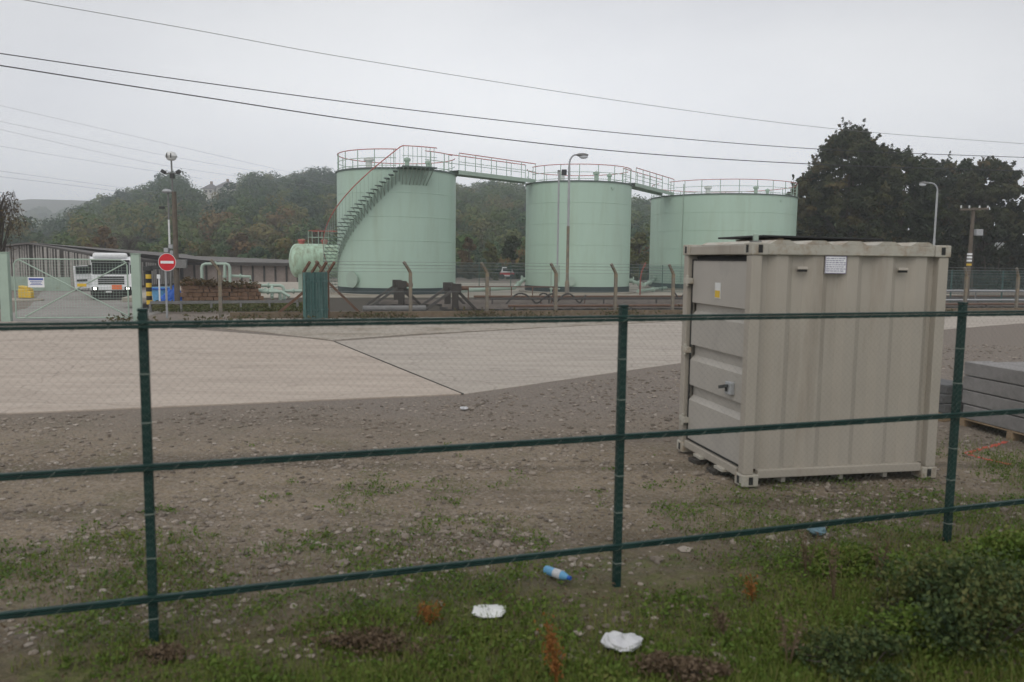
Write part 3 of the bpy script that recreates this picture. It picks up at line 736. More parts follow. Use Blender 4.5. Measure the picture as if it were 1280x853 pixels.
# spiral stair of the first tank
def stair():
    tb = []; A0, A1, Z0, Z1 = math.radians(-90 - 103), math.radians(-90 + 12), .2, HT - .05
    N = 35; Ri, Ro = R1 + .1, R1 + .92
    def P(a, r, z): return Vector((c1.x + r * math.cos(a), c1.y + r * math.sin(a), z))
    st = MB()
    rail = []; midr = []
    for k in range(N):
        f = (k + .5) / N; a = A0 + (A1 - A0) * f; z = Z0 + (Z1 - Z0) * (k + 1) / N
        da = .26 / ((Ri + Ro) / 2) / 2 * 1.05
        vs = [P(a - da, Ri, z), P(a + da, Ri, z), P(a + da, Ro, z), P(a - da, Ro, z)]
        lo = [v - Vector((0, 0, .045)) for v in vs]
        MB().add(vs + lo, [(0, 3, 2, 1), (4, 5, 6, 7), (0, 1, 5, 4), (1, 2, 6, 5), (2, 3, 7, 6), (3, 0, 4, 7)]).build('step', M['step'], t1)
        b = MB(); b.bar(P(a, Ro - .05, z - .046), P(a, R1 + .02, z - .75), .035); b.bar(P(a, R1 + .02, z - .05), P(a, R1 + .02, z - .8), .04)
        b.build('step_bracket', M['sage_dull'], t1)
        b2 = MB().tube([P(a, Ro - .02, z), P(a, Ro - .02, z + 1.15)], .013, 5); b2.build('baluster', M['sage'], t1)
        rail.append(P(a, Ro - .02, z + 1.15))
    MB().tube(rail + [P(A1 + .02, Ro - .02, HT + 1.2)], .033, 6).build('stair_handrail', M['red_rail'], t1)
    # landing
    B0, B1 = A1, math.radians(-90 + 38); n = 8
    pl = MB(); vs = []
    for k in range(n + 1):
        a = B0 + (B1 - B0) * k / n
        vs += [P(a, R1 + .02, HT + .03), P(a, Ro + .1, HT + .03), P(a, R1 + .02, HT - .06), P(a, Ro + .1, HT - .06)]
    fs = []
    for k in range(n):
        i, j_ = 4 * k, 4 * k + 4
        fs += [(i, i + 1, j_ + 1, j_), (i + 1, i + 3, j_ + 3, j_ + 1), (i + 2, j_ + 2, j_ + 3, i + 3)]
    fs += [(0, 2, 3, 1), (4 * n, 4 * n + 1, 4 * n + 3, 4 * n + 2)]
    pl.add(vs, fs).build('landing', M['step'], t1)
    for k in range(8):
        a = B0 + (B1 - B0) * (k + .3) / 8
        MB().bar(P(a, Ro + .02, HT - .07), P(a, R1 + .02, HT - 1.0), .05).build('landing_bracket', M['sage_dull'], t1)
        MB().tube([P(a, Ro + .06, HT + .03), P(a, Ro + .06, HT + 1.18)], .018, 5).build('baluster', M['sage'], t1)
    for zz, m_, r_ in ((1.18, 'red_rail', .03), (.6, 'sage', .02)):
        MB().tube([P(B0 + (B1 - B0) * k / 8, Ro + .06, HT + zz) for k in range(9)], r_, 6).build('landing_rail', M[m_], t1)
stair()

def walkway(pa, pb, z0, z1, label):
    a_, b_ = Vector((pa[0], pa[1], z0)), Vector((pb[0], pb[1], z1)); d_ = (b_ - a_); Ln = d_.length; dn = d_.normalized(); sd_ = dn.cross(Vector((0, 0, 1))).normalized()
    root = thing('walkway', a_, label, 'walkway')
    wd = .5
    MB().bar(a_, b_, 2 * wd - .12, .05).build('deck', M['step'], root)
    for s_ in (-1, 1):
        o_ = sd_ * s_ * wd
        MB().bar(a_ + o_ - Vector((0, 0, .12)), b_ + o_ - Vector((0, 0, .12)), .07, .26).build('side_beam', M['sage'], root)
        MB().tube([a_ + o_ + Vector((0, 0, 1.1)), b_ + o_ + Vector((0, 0, 1.1))], .032, 6).build('top_handrail', M['red_rail'], root)
        MB().tube([a_ + o_ + Vector((0, 0, .55)), b_ + o_ + Vector((0, 0, .55))], .022, 6).build('mid_handrail', M['sage'], root)
        n = max(4, int(Ln / 1.35))
        for k in range(n + 1):
            q = a_.lerp(b_, k / n) + o_
            MB().tube([q, q + Vector((0, 0, 1.1))], .028, 6).build('handrail_post', M['sage'], root)
walkway((c1.x + R1 * .97, c1.y - .2), (c2.x - R2 * .93, c2.y - 1.35), HT + .22, HT + .2, 'longer railed walkway bridging the stair tank and middle tank')
walkway((c2.x + R2 * .97, c2.y + .2), (c3.x - R3 * .86, c3.y - 2.6), HT + .2, HT + .2, 'shorter railed walkway bridging the middle tank and widest tank')

# horizontal tank with domed ends behind the stair
def horizontal_tank():
    a_ = at(361, 327, 57); b_ = at(447, 327, 58.5); r = 1.2
    ax = (b_ - a_).normalized(); root = thing('horizontal_tank', (a_.x + 2, 58, 0), 'small horizontal tank with a domed streaky end left of the stair', 'tank')
    Mr = ax.to_track_quat('Z', 'Y').to_matrix(); Lh = (b_ - a_).length
    cz = 2.15; o = Vector((a_.x, a_.y, cz))
    pr = [(0, 0)] + [(r * math.sin(t), .55 * (1 - math.cos(t))) for t in np.linspace(.15, PI / 2, 8)]
    for zz in (1.7, 3.2, 4.5): pr += [(r, zz - .03), (r + .012, zz - .02), (r + .012, zz + .02), (r, zz + .03)]
    pr += [(r, Lh - .5), (r * .7, Lh - .15), (0, Lh)]
    mt = mat('streaked_tank_paint', (.40, .55, .43), .55, .06, 1, col2=(.22, .25, .17), c2amt=.75, c2scale=3, streak=.25)
    MB().lathe(pr, 32, o, M=Mr).build('shell', mt, root, smooth=True)
    for s in (1.0, 4.0):
        q = o + ax * s
        MB().box((q.x, q.y, (cz - .7) / 2), (.35, 1.6, cz - .7)).build('saddle', M['sage_dull'], root, bevel=.02)
    for s in (.9, 2.5):
        q = o + ax * s
        MB().lathe([(.2, cz + r - .1), (.2, cz + r + .16), (.27, cz + r + .17), (.27, cz + r + .3), (0, cz + r + .34)], 14, (q.x, q.y, 0)).build('hatch', M['red_rail'], root, smooth=True)
    zt = cz + r - .05
    for y_ in (-.55, .55):
        for zz, m_ in ((.95, 'red_rail'), (.5, 'sage')):
            MB().tube([o + ax * 1.5 + Vector((0, y_, r - .05 + zz)), o + ax * 3.6 + Vector((0, y_, r - .05 + zz))], .026, 6).build('platform_rail', M[m_], root)
        for s in (1.5, 2.2, 2.9, 3.6):
            MB().tube([o + ax * s + Vector((0, y_, r - .3)), o + ax * s + Vector((0, y_, r + .9))], .026, 6).build('rail_post', M['sage'], root)
horizontal_tank()

# ------------------------------------------------------------------ pipework around the tanks
def pipes(name, runs, r, m, label, cat='pipe', flanges=True):
    p0 = Vector(runs[0][0]); root = thing(name, (p0.x, p0.y, 0), label, cat)
    for run in runs:
        b = MB(); pts = [Vector(q) for q in run]; b.tube(pts, r, 10)
        if flanges:
            for q0, q1 in zip(pts[:-1], pts[1:]):
                if (q1 - q0).length > .8:
                    d_ = (q1 - q0).normalized(); mq = q0.lerp(q1, .5); b.cyl(mq - d_ * .03, mq + d_ * .03, r * 1.7, 12)
        b.build('pipe_run', m, root, smooth=True)
    return root
def arch(px0, px1, ytop, D, yb=None, y_off=0):
    a_, b_ = at(px0, ytop, D), at(px1, ytop, D); r = .22
    return [(a_.x, D, ground_z(a_.x, D)), (a_.x, D, a_.z - r), (a_.x + r * .3, D, a_.z - r * .3), (a_.x + r, D, a_.z), (b_.x - r, D, b_.z), (b_.x - r * .3, D, b_.z - r * .3), (b_.x, D, b_.z - r), (b_.x, D, ground_z(b_.x, D))]
pipes('pipe_loop', [arch(252, 287, 330, 47), [at(281, 331, 47), at(281, 360, 47)], [at(288, 345, 47.3), at(313, 346, 47.3), at(313, 362, 47.3)]], .085, M['sage'], 'tall pale green pipe arch above the rubble wall')
pipes('pipe_loop', [arch(316, 355, 357, 43), arch(312, 350, 363, 42.4), [at(305, 371, 42), at(318, 365, 42), at(352, 365, 42), at(362, 371, 42)], [at(340, 358, 43), at(340, 372, 42)], [at(356, 364, 43), at(378, 364, 43)]], .085, M['sage'], 'low tangle of pale green pipes left of the green fence panel')
pipes('pipeline', [[(c1.x + R1 + .3, c1.y - 3.4, .42), (c2.x - R2 - .8, c2.y - 3.2, .42), (c2.x - R2 - .2, c2.y - 1.2, .9)]], .13, M['sage'], 'pale green pipeline on the apron between stair tank and middle tank')
pipes('pipeline', [[(c2.x + R2 + .2, c2.y - 1, .9), (c2.x + R2 + .9, c2.y - 1.5, .7), (c3.x - R3 - .1, c3.y - 2.6, .8)], [(c2.x + R2 + .4, c2.y - 2, .25), (c3.x - R3 + .5, c3.y - 5, .25)]], .12, M['sage'], 'pale green pipes running from middle tank to widest tank')
q = at(806, 344, 56); pipes('vent_pipe', [[(q.x - .3, 56, 0), (q.x - .3, 56, 1.2), (q.x - .22, 56, 1.7), (q.x + .05, 56, 2.3)]], .055, M['rust_red'], 'bent red pipe in the gap right of the middle tank', flanges=False)
q = at(689, 372, 53); pipes('standpipe', [[(q.x, 53.4, .05), (q.x, 53.4, 2.0)], [(q.x + .35, 53.4, .05), (q.x + .35, 53.4, 1.9)], [(q.x - .1, 53.4, .5), (q.x + .6, 53.4, .5)]], .05, M['sage_dull'], 'thin twin standpipe at the foot of the middle tank')

# ------------------------------------------------------------------ railway siding: two tracks and two buffer stops
def track(t, s0, s1, label):
    root = thing('railway_track', fl(s0, t, .036), label, 'railway track')
    for k in (-.74, .74):
        MB().bar(fl(s0, t + k, .245), fl(s1, t + k, .245), .07, .13).build('rail', M['rail_steel'], root)
    sl = MB()
    s = s0 + .1
    while s < s1:
        sl.bar(fl(s, t - 1.25, .11), fl(s, t + 1.25, .11), .25, .14); s += .75
    sl.build('sleepers', M['sleeper'], root)['kind'] = 'stuff'
track(3.2, 2.0, 45, 'nearer siding track ending at the right-hand buffer stop')
track(7.2, -.6, 45, 'farther siding track ending at the left-hand buffer stop')

def buffer_stop(s, t, label):
    root = thing('buffer_stop', fl(s, t, .04), label, 'buffer stop')
    for k in (-.95, .95):
        up_ = MB().bar(fl(s, t + k, .02), fl(s, t + k, .96), .3, .28, (1, 0, 0)).build('upright', M['sleeper'], root, bevel=.02)
        MB().bar(fl(s - .2, t + k, 1.14), fl(s + .24, t + k, 1.14), .36, .36).build('head_block', M['sleeper'], root, up_, bevel=.02)
        MB().bar(fl(s - .12, t + k - .02, 1.02), fl(s - 1.5, t + k - .02, .06), .12, .11).build('brace', M['dark_timber'], root)
        MB().bar(fl(s + .15, t + k, .95), fl(s + 1.0, t + k, .1), .12, .11).build('brace', M['sleeper'], root)
        MB().cyl(fl(s + .245, t + k, 1.12), fl(s + .55, t + k, 1.12), .1, 14).build('buffer', M['rust'], root)
    MB().bar(fl(s + .05, t - 1.1, 1.08), fl(s + .05, t + 1.1, 1.08), .14, .12).build('beam', M['sleeper'], root, bevel=.02)
buffer_stop(2.3, 3.2, 'right-hand dark timber buffer stop with braces in front of the stair tank')
buffer_stop(.4, 7.2, 'left-hand dark timber buffer stop, farther from the fence')
MB().tube([fl(-1.8, 1.7, .25), fl(.9, 1.75, .25)], .14, 14).build('grey_pipe', M['steel_dark']); o = bpy.data.objects['grey_pipe']
tag(o, 'thick grey pipe lying on the ground behind the fence, left of the right-hand buffer stop', 'pipe')
for k, (s, t, lab) in enumerate(((5.4, 5.3, 'black hose sagging beside the track right of the buffer stops'), (7.2, 5.4, 'black hose arching up on a stand behind the fence'), (16.2, 8.8, 'black hose heap beside the track below the widest tank'))):
    pts = []
    for i in range(15):
        u = i / 14
        pts.append(fl(s + u * 2.4, t + .15 * math.sin(5 * u + k), .2 + .55 * abs(math.sin(PI * u * (1.5 + .5 * k) + k))))
    root = thing('hose', fl(s, t, 0), lab, 'hose')
    MB().tube(pts, .042, 8).build('hose_line', M['hose'], root, smooth=True)
    st = MB(); st.bar(fl(s + .1, t, .03), pts[0] - Vector((0, 0, 0)), .05); st.bar(fl(s + 2.3, t, .03), pts[-1], .05); st.build('stand', M['rust'], root)
# frames / walkway rail behind the hoses
root = thing('loading_frame', fl(4.4, 8.9, 0), 'low rusty pipe rail on posts between the farther track and the apron', 'rail')
for k in range(5): MB().bar(fl(4.4 + k * 1.2, 9.5, .04), fl(4.4 + k * 1.2, 9.5, .95), .06).build('post', M['rust'], root)
MB().bar(fl(4.3, 9.5, .93), fl(9.4, 9.5, .93), .06).build('rail', M['rust'], root)
for t_, z_, r_, m_, lab in ((1.75, .34, .06, 'rust', 'rusty pipe low along the siding, closest to the cranked fence'), (5.2, .5, .05, 'dark_timber', 'dark pipe on stubs between the two siding tracks'), (9.0, .42, .06, 'rust', 'rusty pipe on stubs along the edge of the apron')):
    root = thing('siding_pipe', fl(4.6, t_, 0), lab, 'pipe')
    MB().tube([fl(4.6, t_, z_), fl(44, t_, z_)], r_, 8).build('pipe_run', M[m_], root)
    for k in range(14): MB().bar(fl(4.7 + 2.9 * k, t_, .0), fl(4.7 + 2.9 * k, t_, z_ - r_ + .01), .08).build('stub', M['dark_timber'], root)
# edging of old sleepers below the far fence
MB().bar(fl(-7, -.12, .13), fl(42, -.12, .13), .14, .26).build('kerb', M['wood']); kind(bpy.data.objects['kerb'], 'structure')

# ------------------------------------------------------------------ far fence: cranked posts, chain link, barbed wire
def lattice(b, a_, b_, z0, z1, sp, w):
    """Diagonal wire lattice between two ground points."""
    a_, b_ = Vector(a_), Vector(b_); d_ = b_ - a_; d_.z = 0; Ln = d_.length; dn = d_ / Ln; h = z1 - z0
    n = int((Ln + h) / sp)
    for sgn in (1, -1):
        for k in range(n + 1):
            s = k * sp - (h if sgn == 1 else 0)
            if sgn == 1: p0, p1 = (s, 0), (s + h, h)
            else: p0, p1 = (s, 0), (s - h, h)
            pts = []
            for lim in (0, Ln):
                pass
            (x0, y0), (x1, y1) = p0, p1
            if x0 > x1: x0, y0, x1, y1 = x1, y1, x0, y0
            if x1 <= 0 or x0 >= Ln: continue
            if x0 < 0: y0 += (y1 - y0) * (0 - x0) / (x1 - x0); x0 = 0
            if x1 > Ln: y1 = y0 + (y1 - y0) * (Ln - x0) / (x1 - x0); x1 = Ln
            off = dn.cross(Vector((0, 0, 1))) * (sgn * w * .6)
            b.tube([a_ + dn * x0 + off + Vector((0, 0, z0 + y0)), a_ + dn * x1 + off + Vector((0, 0, z0 + y1))], w / 2, 3, cap=False)
    return b

fr = thing('fence', fl(0, 0, 0), 'chain link fence on cranked weathered posts with barbed wire in front of the tanks', 'fence')
S0 = -3.35
stations = [S0 + 3.35 * k for k in range(-1, 14)]
stations = [-7.35, -3.45, 0, 3.22, 6.25, 9.0, 11.75, 14.9, 18.1, 21.3, 24.5, 27.7, 30.9, 34.1, 37.3, 40.5]
pm = MB()
pm.box((0, 0, .9), (.13, .13, 1.9)); pm.bar((0, 0, 1.84), (-.30, -.16, 2.27), .1)
pm0 = None
for k, s in enumerate(stations):
    if pm0 is None:
        pm0 = pm.build('post', M['post_conc'], bevel=.01); pm0.parent = fr; o = pm0
    else:
        o = pm0.copy(); COL.objects.link(o)
    p = FD * s; o.location = p; o.rotation_euler = (0, 0, math.atan2(FD.y, FD.x) + random.uniform(-.05, .05))
lb = lattice(MB(), fl(stations[1], 0), fl(stations[-1], 0), .12, 1.84, .11, .0042); lb.build('chain_link', M['wire'], fr)
bw = MB()
for zz, off in ((1.86, 0), (1.05, 0), (2.0, -.12), (2.13, -.22), (2.26, -.33)):
    bw.tube([fl(stations[1], off, zz), fl(stations[-1], off, zz)], .007, 4)
bw.build('barbed_wire', M['wire'], fr)
st = MB(); st.bar(fl(-3.45, 0, 1.7), fl(-5.4, -.1, .05), .1); st.build('stay', M['rust'], fr)
st = MB(); st.bar(fl(-3.45, .05, 1.6), fl(-1.9, .1, .05), .1); st.build('stay', M['rust'], fr)

# short return of green pales beside the corner post
gr = thing('palisade_fence', G(394, 401), 'short green steel palisade panel with rusty cranked arms left of the stair tank', 'fence')
pa, pb = G(379, 402.5), G(410, 399.5)
b = MB(); n = 9
for k in range(n):
    q = pa.lerp(pb, (k + .5) / n)
    b.box((q.x, q.y + .02 * (k % 2), .95), (.105, .03, 1.8))
sheet = mat('green_sheet', (.06, .13, .12), .5, .15, 4, col2=(.12, .19, .18), c2amt=.5, c2scale=3, streak=.2)
b.build('pales', sheet, gr, bevel=.008)
for z_ in (.4, 1.5):
    MB().bar(pa + Vector((0, .05, z_)), pb + Vector((0, .05, z_)), .05, .06).build('rail', sheet, gr)
for k in range(4):
    q = pa.lerp(pb, k / 3) + Vector((0, .12, 0))
    b = MB(); b.bar(q, q + Vector((0, 0, 1.86)), .07); b.bar(q + Vector((0, 0, 1.83)), q + Vector((.30, -.2, 2.24)), .08); b.build('cranked_arm', M['rust'], gr)
MB().box(pb + Vector((-.12, -.05, 1.15)), (.1, .012, .5)).build('notice_strip', M['lamp_lens'], gr)

# green mesh fence behind the tanks, running off to the right
gf = thing('fence', (0, 66, 0), 'fine green mesh security fence behind the tanks and below the tall trees', 'fence')
GL = [at(560, 340, 66), at(800, 340, 64.5), at(1000, 340, 52), at(1190, 340, 47.5), at(1345, 340, 45)]
GL = [Vector((p.x, p.y, 0)) for p in GL]
gm = MB(); gp = None
for a_, b_ in zip(GL[:-1], GL[1:]):
    L_ = (b_ - a_).length; n = int(L_ / .07); dn = (b_ - a_) / L_
    for k in range(n):
        q = a_ + dn * k * L_ / n; gm.tube([q + Vector((0, 0, .05)), q + Vector((0, 0, 2.05))], .0085, 3, cap=False)
    for k in range(11):
        z_ = .1 + k * .195; gm.tube([a_ + Vector((0, 0, z_)), b_ + Vector((0, 0, z_))], .009, 3, cap=False)
    for k in range(int(L_ / 2.6) + 1):
        q = a_ + dn * k * 2.6 + dn.cross(Vector((0, 0, 1))) * .05
        o = MB().bx(-.03, .03, -.03, .03, 0, 2.1).build('post', M['mesh_far']) if gp is None else gp.copy()
        if gp is None: gp = o
        else: COL.objects.link(o)
        o.parent = gf; o.location = q - gf.location
gm.build('mesh', M['mesh_far'], gf)
# white-grey guard rails in front of it at the right
for k, (yy, zz, lab) in enumerate(((45.2, .95, 'upper pale pipe rail in front of the green fence at the right'), (43.6, .5, 'lower pale pipe rail in front of the green fence at the right'))):
    a_ = Vector((.55 * yy - 4, yy - 1.2, 0)); b_ = Vector((.55 * yy + 12, yy + 2.6, 0))
    root = thing('pipe_rail', a_, lab, 'rail')
    MB().tube([a_ + Vector((0, 0, zz)), b_ + Vector((0, 0, zz))], .06, 8).build('rail', M['steel'], root)
    for j_ in range(7):
        q = a_.lerp(b_, j_ / 6); MB().bar(q, q + Vector((0, 0, zz - .05)), .06).build('post', M['steel_dark'], root)

# ------------------------------------------------------------------ gate
def gate():
    p0, p1 = G(9, 403), G(172.5, 402)
    p0 = Vector((p0.x, p0.y, 0)); p1 = Vector((p1.x, p1.y, 0)); d_ = p1 - p0; Ln = d_.length; dn = d_ / Ln
    root = thing('gate', p0, 'pale green cross braced mesh gate across the yard entrance', 'gate')
    for p in (p0, p1):
        o = MB().box(p + Vector((0, 0, 1.22)), (.3, .26, 2.44), math.atan2(dn.y, dn.x)).build('gate_post', M['sage'], root, bevel=.02)
        MB().box(p + Vector((0, 0, 2.46)), (.33, .29, .04), math.atan2(dn.y, dn.x)).build('post_cap', M['sage_dull'], root, o)
    q0, q1 = p0 + dn * .3, p1 - dn * .3
    up = lambda z: Vector((0, 0, z))
    fr_ = MB(); r = .027
    fr_.tube([q0 + up(.15), q0 + up(2.05), q0 + dn * .08 + up(2.18), q0 + dn * .22 + up(2.24), q1 - dn * .22 + up(2.24), q1 - dn * .08 + up(2.18), q1 + up(2.05), q1 + up(.15)], r, 8)
    fr_.tube([q0 + up(.15), q1 + up(.15)], r, 8)
    fr_.build('frame', M['sage'], root, smooth=True)
    for a_, b_ in ((q0 + dn * .2 + up(2.2), q1 + up(.2)), (q1 + up(2.15), q0 + dn * .3 + up(.2))):
        MB().tube([a_ + dn.cross(up(1)) * .04, b_ + dn.cross(up(1)) * .04], .023, 8).build('cross_brace', M['sage'], root)
    ms = MB(); L2 = (q1 - q0).length
    for k in range(1, int(L2 / .1)): ms.tube([q0 + dn * k * .1 + up(.17), q0 + dn * k * .1 + up(2.22)], .0036, 4, cap=False)
    for k in range(1, 21): ms.tube([q0 + up(.15 + k * .1), q1 + up(.15 + k * .1)], .0036, 4, cap=False)
    ms.build('mesh', M['sage'], root)
    # blue headed notice and a small yellow plate hung on the bars
    f_ = dn.cross(up(1)) * .07
    def plate(px, py, w_, h_, nm, m_):
        v = G(px, py); q = at(px, py, p0.y + (p1.y - p0.y) * (px - 9) / 164)
        q = q + f_
        return q, MB().box(q, (w_, .012, h_), math.atan2(dn.y, dn.x)).build(nm, m_, root)
    q, s_ = plate(46, 353, .52, .36, 'notice_board', M['white'])
    t = MB(); rz = math.atan2(dn.y, dn.x)
    t.box(q + f_ * .14 + up(.11), (.46, .012, .07), rz)
    for i, wd in enumerate((.38, .3, .4)): t.box(q + f_ * .14 + up(.02 - i * .05), (wd, .012, .018), rz)
    t.build('lettering', M['blue_ink'], root, s_)
    plate(103, 356.5, .3, .11, 'yellow_plate', M['yellow'])
gate()
# neighbouring leaf at the picture edge
p0 = G(-60, 405); p1 = G(0, 403); root = thing('mesh_fence', (p1.x, p1.y, 0), 'green mesh panel left of the left gate post', 'fence')
b = MB(); d_ = Vector((p1.x - p0.x, p1.y - p0.y, 0)); dn = d_.normalized(); q1 = Vector((p1.x, p1.y, 0)) - dn * .2; q0 = q1 - dn * 2.2
for k in range(23): b.tube([q0 + dn * k * .1 + Vector((0, 0, .1)), q0 + dn * k * .1 + Vector((0, 0, 2.1))], .006, 4, cap=False)
for k in range(20): b.tube([q0 + Vector((0, 0, .15 + k * .1)), q1 + Vector((0, 0, .15 + k * .1))], .006, 4, cap=False)
b.build('mesh', M['sage'], root); MB().tube([q0 + Vector((0, 0, .05)), q0 + Vector((0, 0, 2.15)), q1 + Vector((0, 0, 2.15)), q1 + Vector((0, 0, .05))], .035, 8).build('frame', M['sage'], root)

# ------------------------------------------------------------------ sheds in the yard
def shed_left():
    D = 66; zb = -.7
    L0, A, R_ = at(-70, 316, D), at(38, 304, D), at(128, 318.5, D + 2)
    root = thing('shed', (A.x, D, zb), 'long weathered slatted shed with a low gable behind the gate', 'shed')
    back = Vector((16, 22, -.75))
    # boarded gable wall: dark boards behind, pale slats in front
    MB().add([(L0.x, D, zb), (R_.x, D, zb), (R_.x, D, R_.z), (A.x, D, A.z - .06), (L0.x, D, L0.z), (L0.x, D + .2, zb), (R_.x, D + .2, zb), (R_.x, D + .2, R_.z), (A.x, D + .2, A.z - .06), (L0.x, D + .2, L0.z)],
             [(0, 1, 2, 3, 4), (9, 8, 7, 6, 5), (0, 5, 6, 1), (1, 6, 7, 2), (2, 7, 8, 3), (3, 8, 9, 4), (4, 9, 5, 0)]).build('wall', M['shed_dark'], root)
    sl = MB(); x = L0.x + .1; rr = random.Random(3)
    while x < R_.x - .1:
        w_ = rr.uniform(.1, .26)
        top = (A.z + (L0.z - A.z) * (A.x - x) / (A.x - L0.x) if x < A.x else A.z + (R_.z - A.z) * (x - A.x) / (R_.x - A.x)) - .12
        z0 = zb + (rr.uniform(.1, .3) if rr.random() < .85 else 1.2)
        if rr.random() < .84: sl.box((x + w_ / 2, D - .03 - .01 * rr.random(), (top + z0) / 2), (w_ * .9, .03, top - z0))
        x += w_ + rr.uniform(.0, .14)
    sl.build('slats', M['shed_slat'], root)
    # lower sheet cladding band
    MB().bx(L0.x, A.x + 3.2, D - .09, D - .05, zb, .55).build('plinth_cladding', M['sage_dull'], root)
    # roof: two slopes running back to the right
    th = Vector((0, 0, .12)); ov = Vector((0, -.5, 0))
    e1, e0, e2 = L0 + ov, A + ov + Vector((0, 0, .05)), R_ + ov
    f1_, f0_, f2_ = e1 + back, at(232, 318, D + 24), at(236, 328.5, D + 20)
    vs = [e1, e0, e2, f1_, f0_, f2_]; vs2 = [v - th for v in vs]
    MB().add(vs + vs2, [(0, 1, 4, 3), (1, 2, 5, 4), (6, 9, 10, 7), (7, 10, 11, 8), (0, 6, 7, 1), (1, 7, 8, 2), (2, 8, 11, 5), (3, 4, 10, 9), (4, 5, 11, 10), (0, 3, 9, 6)]).build('roof', M['shed_roof'], root)
    # long side wall under the eaves
    a_, b_ = Vector((R_.x, D + .1, 0)), Vector((f2_.x, f2_.y - .2, 0))
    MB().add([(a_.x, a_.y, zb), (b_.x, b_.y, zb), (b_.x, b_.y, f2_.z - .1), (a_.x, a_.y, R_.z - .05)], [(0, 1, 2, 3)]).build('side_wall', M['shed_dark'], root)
    s2 = MB(); n = 50
    for k in range(n):
        t = (k + .5) / n; q = a_.lerp(b_, t); zt = R_.z + (f2_.z - R_.z) * t - .2
        if k % 7 != 3: s2.box((q.x, q.y - .12, (zt + zb) / 2 + .1), (.24, .04, zt - zb - .4), math.atan2(b_.y - a_.y, b_.x - a_.x))
    s2.build('side_slats', M['shed_slat'], root)
shed_left()
def shed_right():
    D = 84; zb = -.6; A, B = at(228, 329, D), at(372, 331, D + 4)
    rA, rm, rB = at(236, 320, D + 8), at(296, 322, D + 9), at(372, 325.5, D + 10)
    root = thing('shed', (A.x, D, zb), 'low pinkish boarded shed with a dark roof behind the pipework', 'shed')
    MB().add([(A.x, D, zb), (B.x, D + 4, zb), (B.x, D + 4, B.z), (A.x, D, A.z), (A.x, D + 14, zb), (B.x, D + 18, zb), (B.x, D + 18, B.z), (A.x, D + 14, A.z)], [(0, 1, 2, 3), (1, 5, 6, 2), (5, 4, 7, 6), (4, 0, 3, 7)]).build('wall', mat('pink_boards', (.27, .225, .20), .9, .15, 3), root)
    p = MB()
    for k in range(11):
        t = k / 10; x = A.x + (B.x - A.x) * t; y = D + 4 * t; p.box((x, y - .06, (zb + A.z) / 2), (.18, .1, A.z - zb - .05))
    p.build('frame', M['shed_dark'], root)
    th = .25; e0, e1 = A + Vector((-.3, -.6, .1)), B + Vector((.3, -.6, .1))
    vs = [e0, e1, rB, rm, rA]; MB().add([tuple(v) for v in vs] + [(v.x, v.y, v.z - th) for v in vs], [(0, 1, 2, 3, 4), (9, 8, 7, 6, 5), (0, 5, 6, 1), (1, 6, 7, 2), (2, 7, 8, 3), (3, 8, 9, 4), (4, 9, 5, 0)]).build('roof', M['shed_roof'], root)
    MB().bar(e0 - Vector((0, .02, .1)), e1 - Vector((0, .02, .1)), .06, .34).build('fascia', M['shed_dark'], root)
shed_right()

